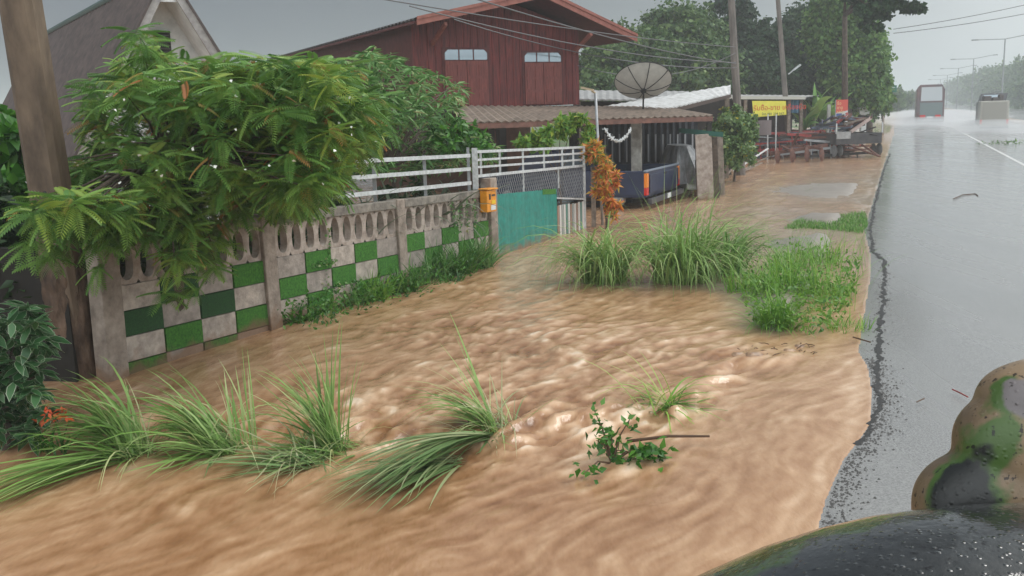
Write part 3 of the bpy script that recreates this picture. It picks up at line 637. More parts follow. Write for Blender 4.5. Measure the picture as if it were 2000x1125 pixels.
P1b = A(1449, 300, 34); P1b[2] = -.3; P1t = A(1422, -120, 33.5)
P2b = A(1544, 300, 47); P2b[2] = -.3; P2t = A(1514, -70, 46.5)
for b_, t_, w_, lab in ((P1b, P1t, .30, 'tall grey concrete pole behind the yellow-flowered bush'), (P2b, P2t, .27, 'tall slim concrete pole just right of the yellow banner')):
    quadpole(b_, t_, w_, w_ * .62, mat('grey_pole_concrete', (.22, .19, .165), .8, col2=(.11, .095, .085), scale=4, stretch=(1, 1, .3)), 'utility_pole', lab, 'utility pole')
# small street lamp arm on the slim pole
_a = A(1540, 145, 46.4); mb = MB(); mb.tube([_a, _a + [.25, 0, .2]], .03, 6); mb.bar(_a + [.22, 0, .18], _a + [.55, 0, .42], .16, .07)
finish(mb.build('pole_lamp', M_galv), 'small white street lamp bracketed to the slim concrete pole', 'street lamp')
M_wire = mat('cable_black', (.09, .09, .095), .5)
def wire(p, q, sag, r, lab):
    pts = [p + (q - p) * t - np.array([0, 0, sag * 4 * t * (1 - t)]) for t in np.linspace(0, 1, 24)]
    mb = MB(); mb.tube(pts, r, 5); finish(mb.build('cable', M_wire), lab, 'cable', 'overhead cables by the red house')
def onp1(y): return P1b + (P1t - P1b) * ((300 - y) / 420.) + np.array([0, -.18, 0])
wire(A(560, -34, 15), onp1(60), .12, .012, 'highest overhead cable crossing the grey sky above the red roof')
wire(A(860, -24, 16), onp1(88), .15, .014, 'overhead cable passing across the upper gable of the red house')
wire(A(800, 12, 20), onp1(86), .25, .014, 'pale overhead cable crossing the middle of the red gable')
wire(A(887, 38, 25.2), onp1(95), .35, .014, 'lowest cable fixed to the left of the red gable')
wire(A(1128, 128, 28.6), onp1(70), .5, .012, 'cable sagging from the red house corner to the tall pole')
wire(A(1745, 57, 60), RW(75, 16, 10.5), .4, .02, 'upper thin cable crossing the pale sky over the road')
wire(A(1745, 65, 60), RW(75, 16, 9.6), .4, .02, 'lower thin cable crossing the pale sky over the road')

# ---------------------------------------------------------------- red timber house
ho = A(812, 200, 27); HH = math.radians(64); HP = PL(ho, HH); bd = -HP.n      # bd: away from viewer, into the house
dep = 15.5
house = empty('timber_house', HP.P(2.5, 0, -3), 'dark red two-storey timber house with wide gable and corrugated roof', 'house')
Wd = 5.15; zf = 2.58; ze = 4.72; zp = 5.55; pk = 2.95
def hp(u, z, o=0): return HP.P(u, z, o)
mb = MB()                                                  # upper storey: gable front with board battens, sides, back
front = [hp(0, zf), hp(Wd, zf), hp(Wd, 4.72), hp(pk, 5.45), hp(0, 4.9)]
mb.prism(front, HP.n * -.12)
for u in np.arange(.0, Wd + .01, .215):
    zt = 4.9 + (5.45 - 4.9) * u / pk if u < pk else 5.45 + (4.72 - 5.45) * (u - pk) / (Wd - pk)
    mb.bar(hp(u, zf, .008), hp(u, zt - .03, .008), .035, .018, up=HP.n)
wall_f_ = mb.build('front_wall', M_red, house)
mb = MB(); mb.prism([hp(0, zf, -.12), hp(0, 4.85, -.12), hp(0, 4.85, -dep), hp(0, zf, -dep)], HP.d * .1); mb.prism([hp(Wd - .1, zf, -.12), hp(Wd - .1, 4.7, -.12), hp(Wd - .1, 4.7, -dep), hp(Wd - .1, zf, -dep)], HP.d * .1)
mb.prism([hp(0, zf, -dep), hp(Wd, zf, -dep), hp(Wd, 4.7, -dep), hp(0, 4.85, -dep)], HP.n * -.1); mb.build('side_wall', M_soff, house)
# roof slabs
bo = 1.2; pkz = 5.72
def rf(u0, z0, u1, z1, name):
    mb = MB(); A0 = hp(u1, z1, bo); B0 = hp(u0, z0, bo); off = HP.n * (-(dep + bo))
    nn_ = 58; mb.sheet(A0, A0 + off, B0, B0 + off, nn_, .022, .03); mb.build(name, M_roofd, house)
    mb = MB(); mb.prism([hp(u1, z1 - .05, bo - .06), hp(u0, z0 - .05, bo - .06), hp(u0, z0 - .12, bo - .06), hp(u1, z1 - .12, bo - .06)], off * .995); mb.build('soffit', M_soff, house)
b0 = (.12, 4.93); bl = HP.at(813, 36); barge = PL(ho, HH, bo)
pL = barge.at(813, 36); pT = barge.at(1062, -17); pR = barge.at(1243, 70)
rf(pL[0] - .04, pL[1], pT[0], pT[1], 'roof'); rf(pR[0] + .02, pR[1], pT[0], pT[1], 'roof')
for a, b in ((pL, pT), (pT, pR)):
    mb = MB(); mb.prism([barge.P(a[0], a[1] + .03, .01), barge.P(b[0], b[1] + .03, .01), barge.P(b[0], b[1] - .17, .01), barge.P(a[0], a[1] - .17, .01)], HP.n * .04); mb.build('bargeboard', M_barge, house)
    mb = MB(); mb.prism([barge.P(a[0], a[1] + .05, .052), barge.P(b[0], b[1] + .05, .052), barge.P(b[0], b[1] - .03, .052), barge.P(a[0], a[1] - .03, .052)], HP.n * .03); mb.build('roof_trim', M_barge, house)
for px, py in ((875, 45), (1160, 65)):
    u, z = barge.at(px, py); mb = MB(); mb.bar(barge.P(u, z, -.15), hp(u, z - .75 + .3, .05), .08, .1); mb.build('eave_strut', M_barge, house)
# windows
for (x0, x1, y0, y1, yb) in ((866, 951, 97, 117, 200), (1022, 1095, 103, 121, 203)):
    u0, zt = HP.at(x0, y0); u1, _ = HP.at(x1, y0 + 2); _, zm = HP.at(x0, y1); zb = 2.62
    mb = MB(); mb.prism([hp(u0 - .06, zb, .02), hp(u1 + .06, zb, .02), hp(u1 + .06, zt + .06, .02), hp(u0 - .06, zt + .06, .02)], HP.n * .01)
    wdw = mb.build('window', M_soff, house)
    nP = 3; w = (u1 - u0) / nP
    for j in range(nP):
        a = u0 + j * w + .02; b = u0 + (j + 1) * w - .02; ch = .09
        pts = [(a, zm), (b, zm), (b, zt), (a, zt)]
        if j == 0: pts = [(a, zm), (b, zm), (b, zt), (a + ch, zt), (a, zt - ch)]
        if j == 2: pts = [(a, zm), (b, zm), (b, zt - ch), (b - ch, zt), (a, zt)]
        mb = MB(); mb.prism([hp(p, q, .034) for p, q in pts], HP.n * .006); mb.build('pane', M_glass, wdw)
    for j in range(2):
        a = u0 + j * (u1 - u0) / 2 + .01; b = a + (u1 - u0) / 2 - .02
        mb = MB(); mb.prism([hp(a, zb, .034), hp(b, zb, .034), hp(b, zm - .03, .034), hp(a, zm - .03, .034)], HP.n * .03)
        for c in range(2):
            for r_ in range(3):
                aa_ = a + .06 + c * (b - a - .06) / 2; bb_ = aa_ + (b - a - .18) / 2; z0 = zb + .06 + r_ * (zm - zb - .12) / 3; z1 = z0 + (zm - zb) / 3 - .12
                mb.prism([hp(aa_, z0, .068), hp(bb_, z0, .068), hp(bb_, z1, .068), hp(aa_, z1, .068)], HP.n * .012)
        mb.build('shutter', M_red2, wdw)
# open ground floor: posts, beams, dark rear wall
for u in (.1, 2.6, 5.0):
    for o_ in (-.1, -4, -8.8):
        mb = MB(); mb.box(hp(u, -.3, o_), .22, .22, zf + .28, -HH); mb.build('stilt', M_dark, house)
mb = MB(); mb.prism([hp(-.1, zf - .12, .05), hp(Wd + .1, zf - .12, .05), hp(Wd + .1, zf - .12, -dep), hp(-.1, zf - .12, -dep)], (0, 0, .1)); mb.build('floor_deck', M_dark, house)
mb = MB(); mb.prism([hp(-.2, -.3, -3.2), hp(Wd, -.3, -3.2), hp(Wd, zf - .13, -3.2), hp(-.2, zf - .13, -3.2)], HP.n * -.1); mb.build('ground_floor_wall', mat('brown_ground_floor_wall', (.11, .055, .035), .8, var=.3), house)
# porch roof and car port in front of / beside the house
cp = empty('car_port', A(1240, 325, 22.5) * [1, 1, 0], 'low brown-roofed open car port in front of the red house', 'car port')
pa0 = A(880, 206, 26.3); pa1 = A(1190, 205, 29.5); pb0 = A(905, 239, 21.5); pb1 = A(1392, 225, 25.5)
mb = MB(); mb.sheet(pa0, A(1290, 208, 30), pb0, pb1, 34, .02, .02); mb.build('roof', M_roofb, cp)
mb = MB(); mb.bar(pb0 + [0, .05, -.09], pb1 + [0, .05, -.09], .06, .12); mb.build('front_beam', mat('brown_beam', (.16, .075, .055), .7, var=.35), cp)
mb = MB(); mb.bar(pb0 + [.4, 1.2, -.02], pb1 + [0, 1.2, -.02], .06, .1); mb.build('rafter_beam', M_wood, cp)
c = A(1243, 233, 26.2); mb = MB(); mb.box((c[0], c[1], -.3), .26, .2, c[2] + .32, -.3); mb.build('column', mat('cream_column', (.78, .74, .66), .7, col2=(.35, .30, .25), scale=4), cp)
for px, Yd in ((960, 22.3), (1385, 25.7)):
    c = A(px, 238, Yd); mb = MB(); mb.box((c[0], c[1], -.3), .12, .12, c[2] + .28); mb.build('prop', M_dark, cp)
# cladding wall of grey corrugated steel behind the cars
s0 = A(1150, 252, 29.2); s1 = A(1362, 250, 28.2)
mb = MB(); mb.sheet([s0[0], s0[1], -.3], [s1[0], s1[1], -.3], s0 + [0, 0, .2], s1 + [0, 0, .2], 18, .035, .02, nrm=(.1, -1, 0)); finish(mb.build('corrugated_screen', mat('dark_corrugated_steel', (.11, .115, .125), .45, col2=(.055, .06, .07), scale=3, metal=.4)), 'grey corrugated steel screen behind the parked blue pickup', 'fence')
s0 = A(1175, 262, 28.4); s1 = A(1360, 262, 27.6)
for j in range(13):
    t = (j + .5) / 13; c = s0 + (s1 - s0) * t; mb = MB(); mb.bar([c[0], c[1], .9], [c[0], c[1], c[2]], .04, .03); finish(mb.build('pale_batten', mat('pale_batten', (.42, .42, .43), .5)), '%s pale upright batten from the left on the steel screen' % ['first', 'second', 'third', 'fourth', 'fifth', 'sixth', 'seventh', 'eighth', 'ninth', 'tenth', 'eleventh', 'twelfth', 'last'][j], 'batten', 'battens on the steel screen')
g0 = A(1325, 250, 26.0); g1 = A(1408, 258, 25.0)
mb = MB(); mb.prism([g0, g1, g1 + [0, 0, -.12], g0 + [0, 0, -.12]], (.02, -.18, 0)); finish(mb.build('green_gutter', mat('green_gutter', (.03, .13, .10), .5)), 'dark green gutter hanging off the end of the car port', 'gutter')
# white garland
pts = [A(1182 + (1232 - 1182) * t, 252 + 26 * 4 * t * (1 - t) * .9, 22.4) for t in np.linspace(0, 1, 22)]
mb = MB()
for p in pts:
    for k in range(5):
        d = np.array(rng.normal(0, .022, 3)); mb.bar(p + d, p - d, .014, .014)
mb.tube(pts, .02, 6); finish(mb.build('white_garland', M_white), 'white tinsel garland looped under the car port roof', 'garland')

# ---------------------------------------------------------------- satellite dish
dc = A(1256, 158, 28); dish = empty('satellite_dish', dc - [0, 0, .8], 'large grey mesh satellite dish on a thin mast over the car port roof', 'satellite dish')
R_, dp = .80, .33; nrm_ = np.array([.05, .60, .80]); nrm_ /= np.linalg.norm(nrm_); ux = np.cross([0, 0, 1.], nrm_); ux /= np.linalg.norm(ux); uy = np.cross(nrm_, ux)
mb = MB(); nr_, nt_ = 8, 48; vv = []
for side in (0, -.012):
    for i in range(nr_ + 1):
        r_ = R_ * i / nr_
        for j in range(nt_): t = 2 * math.pi * j / nt_; vv.append(dc + ux * r_ * math.cos(t) * 1.0 + uy * r_ * math.sin(t) + nrm_ * (dp * (i / nr_) ** 2 - dp + side))
B_ = (nr_ + 1) * nt_; fs = []
for i in range(nr_):
    for j in range(nt_):
        q = (i * nt_ + j, i * nt_ + (j + 1) % nt_, (i + 1) * nt_ + (j + 1) % nt_, (i + 1) * nt_ + j); fs.append(q)
mb.add(vv[:B_], fs); mb.build('bowl', mat('dish_mesh_grey', (.40, .38, .34), .6, var=.12, scale=6, trans=.12), dish, smooth=True)
for j in range(8):
    t = 2 * math.pi * (j + .25) / 8; pts = [dc + (ux * math.cos(t) + uy * math.sin(t)) * R_ * q + nrm_ * (dp * q * q - dp - .015) for q in np.linspace(.05, 1, 7)]
    mb = MB(); mb.tube(pts, .011, 5); mb.build('rib', M_black, dish)
pts = [dc + (ux * math.cos(t) + uy * math.sin(t)) * R_ + nrm_ * .005 for t in np.linspace(0, 2 * math.pi, 40)]; mb = MB(); mb.tube(pts, .012, 5); mb.build('rim', M_black, dish)
hb = dc - nrm_ * dp; mb = MB(); mb.tube([hb - nrm_ * .05, hb + nrm_ * .02], .08, 10); mb.tube([hb + nrm_ * .3, hb + nrm_ * .42], .045, 10); mb.tube([hb, hb + nrm_ * .35], .012, 6); mb.build('hub', M_black, dish)
mb = MB(); mb.tube([hb - nrm_ * .05, A(1256, 214, dc[1] + .05)], .025, 8); mb.build('mast', M_dark, dish)

# ---------------------------------------------------------------- sheds beyond
def shed(name, label, roofm, corners, z_thick, posts, wallm=None, ridges=20, walls=()):
    e_ = empty(name, [corners[0][0], corners[0][1], 0], label, 'shed'); mb = MB(); mb.sheet(corners[0], corners[1], corners[2], corners[3], ridges, .012, z_thick); mb.build('roof', roofm, e_)
    for p in posts:
        mb = MB(); mb.box((p[0], p[1], -.3), .14, .14, p[2] + .3); mb.build('post', M_wood, e_)
    for (p, q) in walls:
        mb = MB(); p = np.array(p); q = np.array(q); mb.prism([[p[0], p[1], -.3], [q[0], q[1], -.3], q, p], (0, .1, 0)); mb.build('wall', wallm or M_dark, e_)
    return e_
# white sloped roof: rises to the right
w0, w1 = A(1180, 207, 30), A(1427, 166, 33); w2, w3 = A(1290, 214, 28.5), A(1427, 182, 31.5)
shed('white_roof_shed', 'shed with a bright white sheet roof rising to the right, behind the dish', M_wroof, (w0, w1, w2, w3), .05, [A(1420, 190, 32.5), A(1300, 208, 30.5)], ridges=16, walls=((A(1330, 215, 34), A(1430, 192, 34)),))
mb = MB(); mb.prism([A(1300, 216, 28.4), A(1428, 184, 31.4), A(1428, 190, 31.4), A(1300, 224, 28.4)], (0, .08, 0)); finish(mb.build('fallen_fascia', mat('dark_brown_fascia', (.07, .045, .035), .7)), 'dark timber edge hanging under the white sheet roof', 'timber edge')
shed('grey_roof_shed', 'low shed with a long pale grey roof just right of the red house', M_groof, (A(1120, 176, 38), A(1345, 178, 38), A(1120, 193, 34), A(1345, 196, 34)), .05, [A(1130, 198, 34.5)], ridges=16, walls=((A(1120, 198, 36), A(1345, 198, 36)),))
# open shop with a yellow banner
sh = shed('roadside_shop', 'open roadside shop with a thin flat roof and brown wall behind the banner', M_groof, (A(1352, 184, 50), A(1600, 186, 54), A(1340, 190, 43), A(1572, 191, 45)), .06, [A(1456, 195, 44), A(1541, 195, 45), A(1565, 195, 46)], mat('brown_shop_wall', (.05, .035, .035), .8, var=.3), 22, ((A(1345, 195, 47.5), A(1548, 195, 47.5)),))
mb = MB(); p, q = A(1340, 190.5, 42.9), A(1573, 191.5, 44.9); mb.bar(p, q, .05, .13); mb.build('roof_edge', mat('cream_edge', (.5, .48, .42), .6), sh)
for px in (1392,):
    c = A(px, 190, 45); mb = MB(); mb.box((c[0] - .4, c[1], c[2] - 1.1), .8, .1, .75); mb.build('red_panel', M_redp, sh)
bn = PL(A(1470, 228, 43.5), math.radians(84)); bz = [bn.at(1469, 197), bn.at(1535, 197), bn.at(1536, 224), bn.at(1472, 229)]
mb = MB(); mb.prism([bn.P(u, z) for u, z in bz], bn.n * -.015); banner = finish(mb.build('banner', mat('yellow_banner_cloth', (.72, .66, .08), .6, var=.08)), 'yellow cloth banner with red Thai lettering hung on the roadside shop', 'banner')
def text(body, size, P, parent, m, d, up, name='lettering'):
    cu = bpy.data.curves.new('txt', 'FONT'); cu.body = body; cu.size = size; cu.extrude = .002; cu.resolution_u = 3
    to = bpy.data.objects.new('txt', cu); COL.objects.link(to); dg = bpy.context.evaluated_depsgraph_get(); me = bpy.data.meshes.new_from_object(to.evaluated_get(dg))
    bpy.data.objects.remove(to); me.materials.clear(); me.materials.append(m)
    d = Vector(d).normalized(); u = Vector(up).normalized(); n_ = d.cross(u); Mt = Matrix((d, u, n_)).transposed().to_4x4(); Mt.translation = Vector([float(v) for v in P])
    me.transform(Mt); me.name = name; xs = [v.co for v in me.vertices]
    return link(name, me, parent), me
M_tr = mat('banner_red', (.62, .06, .03), .6); M_tb = mat('banner_dark', (.06, .10, .05), .6)
bw = bz[1][0] - bz[0][0]; u0, z0 = bz[0]
text('รับซื้อ-ขาย เครื่องมือ', .30, bn.P(u0 + .06, z0 - .42, .006), banner, M_tr, bn.d, (0, 0, 1))
text('โทร 081 234 567', .15, bn.P(u0 + .45, z0 - .64, .006), banner, M_tb, bn.d, (0, 0, 1))
c0_, c1_ = A(1541, 195, 46.2), A(1566, 195, 47); mb = MB(); k = 12
for j in range(k):
    t0, t1 = j / k, (j + 1) / k; w_ = lambda t: np.array([0, .07 * math.sin(t * 19), 0]); p, q = c0_ + (c1_ - c0_) * t0, c0_ + (c1_ - c0_) * t1
    mb.add([p + w_(t0), q + w_(t1), q + w_(t1) - [0, 0, .62], p + w_(t0) - [0, 0, .58]], [(0, 1, 2, 3)])
finish(mb.build('blue_cloth', mat('faded_blue_cloth', (.09, .22, .32), .8, var=.35, scale=6)), 'faded blue cloth hung beside the yellow banner', 'cloth')
c = A(1490, 264, 41); mb = MB(); t_ = A(1490, 235, 41); mb.box((c[0], c[1], c[2]), .68, .05, t_[2] - c[2], -.1)
for j in range(9): mb.box((c[0] - .3 + j * .075, c[1] - .04 + (j * .075 - .3) * .1 * 0, c[2] + .02), .02, .02, t_[2] - c[2] - .04)
finish(mb.build('metal_panel', mat('brown_grey_panel', (.19, .16, .16), .6)), 'upright grey ribbed metal panel beneath the yellow banner', 'panel')
c = A(1472, 266, 41.3); t_ = A(1472, 236, 41.3); mb = MB()
for r_ in range(6): mb.box((c[0], c[1], c[2] + r_ * (t_[2] - c[2]) / 6), .30, .25, (t_[2] - c[2]) / 6 - .012)
finish(mb.build('brick_pillar', mat('red_brick', (.35, .07, .045), .8, var=.25, scale=8)), 'short red brick pillar left of the ribbed metal panel', 'pillar')
for px, lab in ((1500, 'thin white pole under the left half of the banner'), (1516, 'thin white pole under the right half of the banner')):
    c = A(px, 228, 43); mb = MB(); mb.tube([[c[0], c[1], -.1], [c[0], c[1], c[2] + .1]], .03, 6); finish(mb.build('prop_pole', M_galv), lab, 'pole')

# ---------------------------------------------------------------- left house with steep gable
ao = A(330, 150, 21); AH = math.radians(57); AP = PL(ao, AH)
ah = empty('gabled_house', AP.P(0, 0, -3), 'white house with a steep brown roof behind the tree at left', 'house')
pk_ = AP.at(324, -57); rr_ = AP.at(470, 174); lr_ = AP.at(150, 238)
sl_ = (pk_[1] - rr_[1]) / (rr_[0] - pk_[0]); half = rr_[0] - pk_[0]
DA = 19.
def ap(u, z, o=0): return AP.P(u, z, o)
apx, apz = pk_
def roofA(sg, ext, name):
    A0 = ap(apx, apz); B0 = ap(apx + sg * ext, apz - sl_ * ext); off = AP.n * -DA
    mb = MB(); mb.sheet(A0, A0 + off, B0, B0 + off, 46, .02, .05); mb.build(name, M_roofa, ah)
    mb = MB(); mb.prism([ap(apx, apz + .05, .0), ap(apx + sg * ext, apz - sl_ * ext + .05, .0), ap(apx + sg * ext - sg * .22, apz - sl_ * ext - .02, .0), ap(apx, apz - .30, .0)], AP.n * .05)
    mb.build('bargeboard', mat('grey_bargeboard', (.40, .38, .36), .7, col2=(.22, .20, .19), scale=6), ah)
    mb = MB(); mb.prism([ap(apx, apz + .09, .06), ap(apx + sg * ext, apz - sl_ * ext + .09, .06), ap(apx + sg * ext, apz - sl_ * ext - .0, .06), ap(apx, apz - .0, .06)], AP.n * .03)
    mb.build('roof_trim', M_roofa, ah)
roofA(1, half + .6, 'roof'); roofA(-1, half + .9, 'roof')
mb = MB(); mb.tube([ap(apx, apz + .04, .1), ap(apx, apz + .04, -DA)], .09, 8); mb.build('ridge_cap', mat('green_ridge', (.05, .09, .08), .6), ah)
gw_ = half - .15; mb = MB(); mb.prism([ap(apx - gw_, apz - sl_ * gw_ - .25, -.9), ap(apx + gw_, apz - sl_ * gw_ - .25, -.9), ap(apx, apz - .2, -.9)], AP.n * -.12); mb.build('gable_wall', M_white, ah)
mb = MB(); mb.prism([ap(apx - gw_, -.3, -.9), ap(apx + gw_, -.3, -.9), ap(apx + gw_, apz - sl_ * gw_ - .25, -.9), ap(apx - gw_, apz - sl_ * gw_ - .25, -.9)], AP.n * -.12); mb.build('front_wall', M_white, ah)
mb = MB(); mb.prism([ap(apx - gw_, -.3, -DA), ap(apx - gw_, -.3, -.95), ap(apx - gw_, apz - sl_ * gw_ - .25, -.95), ap(apx - gw_, apz - sl_ * gw_ - .25, -DA)], AP.d * .1); mb.build('side_wall', M_white, ah)
for sg in (1, -1):
    mb = MB(); mb.prism([ap(apx, apz - .30, -.02), ap(apx + sg * (half), apz - sl_ * half - .30, -.02), ap(apx + sg * half, apz - sl_ * half - .30, -.88), ap(apx, apz - .30, -.88)], (0, 0, .02)); mb.build('soffit', M_white, ah)
lz = apz - .62; hwid = .33; mb = MB(); mb.prism([ap(apx - hwid, lz, -.02), ap(apx + hwid, lz, -.02), ap(apx, apz - .12, -.02)], AP.n * -.06); mb.build('apex_panel', M_white, ah)
w2_ = PL(ao, AH, -.9); a_ = w2_.at(298, 60); b_ = w2_.at(336, 118)
lv = MB(); lv.prism([w2_.P(a_[0], a_[1], .01), w2_.P(b_[0], a_[1], .01), w2_.P(b_[0], b_[1], .01), w2_.P(a_[0], b_[1], .01)], w2_.n * .02); lvo = lv.build('louvre_window', M_dark, ah)
for j in range(9):
    z = b_[1] + (a_[1] - b_[1]) * (j + .5) / 9; mb = MB(); mb.bar(w2_.P(a_[0] + .02, z, .05), w2_.P(b_[0] - .02, z, .05), .05, .012); mb.build('louvre', mat('louvre_brown', (.10, .085, .08), .6), lvo)

# ---------------------------------------------------------------- vehicles
def wheel(name, c, r, w, ax, parent, tm=M_black, rm=M_grey):
    ax = np.array(ax, float); ax /= np.linalg.norm(ax); c = np.array(c, float); mb = MB()
    prof = [(-.5, .62), (-.5, .93), (-.38, 1), (.38, 1), (.5, .93), (.5, .62)]
    mb.tube([c + ax * w * a for a, _ in prof], [r * b for _, b in prof], 20, cap=True); t = mb.build(name, tm, parent, smooth=False)
    mb = MB(); mb.tube([c + ax * w * .51, c + ax * w * .40], [r * .58, r * .3], 14); mb.tube([c - ax * w * .51, c - ax * w * .40], [r * .58, r * .3], 14); mb.build('rim', rm, t); return t
# blue pickup, backed out towards the road; only its bed shows
pc = G(1262, 412); ph = PL(pc, math.radians(24)); back = -ph.n              # tailgate along ph.d, truck runs away in -n
def pp(u, z, o=0): return ph.P(u, z, -o)                                    # o = forward along the truck
def pu_at(px, py): return ph.at(px, py)
uR = pu_at(1325, 375)[0]; zt = pu_at(1262, 334)[1]; zb = zt - .60; LEN = 4.4
pk = empty('pickup_truck', pp(uR / 2, 0, 2), 'dark navy blue pickup truck parked tail-out under the car port', 'pickup truck')
mb = MB(); TWk = .05
for (a, b, c_, d_) in ((0, uR, 0, TWk), (0, TWk, TWk, 2.1), (uR - TWk, uR, TWk, 2.1), (TWk, uR - TWk, 2.05, 2.1)):
    mb.hexa([pp(a, zb, c_), pp(b, zb, c_), pp(b, zb, d_), pp(a, zb, d_), pp(a, zt, c_), pp(b, zt, c_), pp(b, zt, d_), pp(a, zt, d_)])
mb.hexa([pp(0.01, zb - .04, .02), pp(uR - .01, zb - .04, .02), pp(uR - .01, zb - .04, 2.1), pp(.01, zb - .04, 2.1), pp(.01, zb + .02, .02), pp(uR - .01, zb + .02, .02), pp(uR - .01, zb + .02, 2.1), pp(.01, zb + .02, 2.1)])
mb.build('cargo_bed', M_blue, pk, bevel=.02)
mb = MB(); mb.hexa([pp(-.015, zt - .03, -.015), pp(uR + .015, zt - .03, -.015), pp(uR + .015, zt - .03, .06), pp(-.015, zt - .03, .06), pp(-.015, zt + .015, -.015), pp(uR + .015, zt + .015, -.015), pp(uR + .015, zt + .015, .06), pp(-.015, zt + .015, .06)]); mb.build('bed_rim', mat('pale_blue_rim', (.20, .24, .30), .35), pk, bevel=.01)
mb = MB(); mb.prism([pp(.25, zb + .06, -.012), pp(uR - .12, zb + .06, -.012), pp(uR - .12, zt - .1, -.012), pp(.25, zt - .1, -.012)], ph.n * .02); tg = mb.build('tailgate', M_blue, pk, bevel=.012)
mb = MB(); mb.bar(pp(uR * .52 - .1, zt - .14, -.04), pp(uR * .52 + .1, zt - .14, -.04), .03, .05); mb.build('handle', M_black, tg)
for u in (.07, uR - .07):
    mb = MB(); mb.hexa([pp(u - .08, zb + .20, -.03), pp(u + .08, zb + .20, -.03), pp(u + .08, zb + .20, .05), pp(u - .08, zb + .20, .05), pp(u - .08, zt - .06, -.03), pp(u + .08, zt - .06, -.03), pp(u + .08, zt - .06, .05), pp(u - .08, zt - .06, .05)]); tl_ = mb.build('tail_light', mat('amber_lens', (.80, .24, .02), .2, coat=.5), pk, bevel=.01)
    mb = MB(); mb.hexa([pp(u - .08, zb + .02, -.03), pp(u + .08, zb + .02, -.03), pp(u + .08, zb + .02, .05), pp(u - .08, zb + .02, .05), pp(u - .08, zb + .195, -.03), pp(u + .08, zb + .195, -.03), pp(u + .08, zb + .195, .05), pp(u - .08, zb + .195, .05)]); mb.build('red_lens', mat('red_lens', (.60, .02, .015), .2, coat=.5), tl_, bevel=.01)
mb = MB(); mb.bar(pp(-.02, zb - .12, -.10), pp(uR + .02, zb - .12, -.10), .1, .13); mb.build('rear_bumper', mat('dark_bumper', (.05, .05, .055), .4), pk, bevel=.015)
mb = MB(); mb.bar(pp(uR * .5 - .17, zb - .10, -.16), pp(uR * .5 + .17, zb - .10, -.16), .01, .12); mb.build('number_plate', M_white, pk)
for o_ in (.75, 3.6):
    for u in (.12, uR - .12): wheel('wheel', pp(u, .27, o_), .33, .2, ph.d, pk)
mb = MB(); q = [(2.14, zb - .1), (2.14, zt - .0), (2.22, zt + .48), (2.45, zt + .52), (3.0, zt + .45), (3.4, zt - .05), (4.4, zt - .15), (4.4, zb - .1)]
mb.prism([pp(.03, z, o_) for o_, z in q], ph.d * (uR - .06)); mb.build('cab', M_blue, pk, bevel=.03)
mb = MB(); mb.prism([pp(.15, zt + .04, 2.13), pp(uR - .15, zt + .04, 2.13), pp(uR - .2, zt + .42, 2.19), pp(.2, zt + .42, 2.19)], ph.n * .01); mb.build('rear_window', M_glass, pk)
# vehicle under tarpaulin
tcn_ = A(1337, 346, 26.4); tp = empty('covered_car', [tcn_[0], tcn_[1], 0], 'car hidden under a grey tarpaulin behind the blue pickup', 'covered car')
zt_c = A(1318, 281, 28)[2]; mb = MB(); nU, nV = 34, 12; vv = []
for i in range(nV + 1):
    f = i / nV; wd_ = .34 + .62 * (1 - f) ** .9
    for j in range(nU):
        t = 2 * math.pi * j / nU; fold = 1 + (.15 * math.sin(t * 8) + .08 * math.sin(t * 13 + 2)) * (1 - f)
        vv.append((tcn_[0] + .15 * (1 - f) + wd_ * fold * .8 * math.copysign(abs(math.cos(t)) ** .7, math.cos(t)), tcn_[1] + .9 + 1.4 * (.6 + .4 * (1 - f)) * fold * math.copysign(abs(math.sin(t)) ** .7, math.sin(t)), .38 + (zt_c - .38) * f))
fs = [(i * nU + j, i * nU + (j + 1) % nU, (i + 1) * nU + (j + 1) % nU, (i + 1) * nU + j) for i in range(nV) for j in range(nU)] + [tuple(nV * nU + j for j in range(nU))]
mb.add(vv, fs); mb.build('tarpaulin', mat('grey_tarpaulin', (.27, .28, .29), .35, col2=(.08, .085, .09), scale=3, stretch=(2, 2, .5)), tp)
mb = MB(); mb.box((tcn_[0] + .38, tcn_[1] + .5, .22), .75, 1.6, .2, 0); mb.build('bumper', M_white, tp, bevel=.05)
for sx in (-.7, .8):
    wheel('wheel', (tcn_[0] + sx, tcn_[1] - .2, .22), .3, .2, (1, 0, 0), tp)
# leaning slab and posts
for px, py, pt, Yd, w_, lab, m_ in ((1379, 362, 262, 25.2, .42, 'tall pale concrete slab standing at the flood edge by the car port', M_conc2), (1368, 358, 312, 25.4, .12, 'dark wet board leaning on the pale slab', M_dark), (1398, 352, 268, 25.6, .22, 'rough brown timber trunk beside the pale slab', M_bark), (1411, 348, 262, 26.2, .16, 'thin dark timber post right of the rough trunk', M_wood)):
    c = A(px, py, Yd); t_ = A(px - 6, pt, Yd); mb = MB(); mb.bar([c[0], c[1], -.2], [t_[0], t_[1], t_[2]], w_, .1, up=(0, 1, 0)); finish(mb.build('leaning_slab' if w_ > .3 else 'timber_post', m_, bevel=.01), lab, 'slab' if w_ > .3 else 'post')
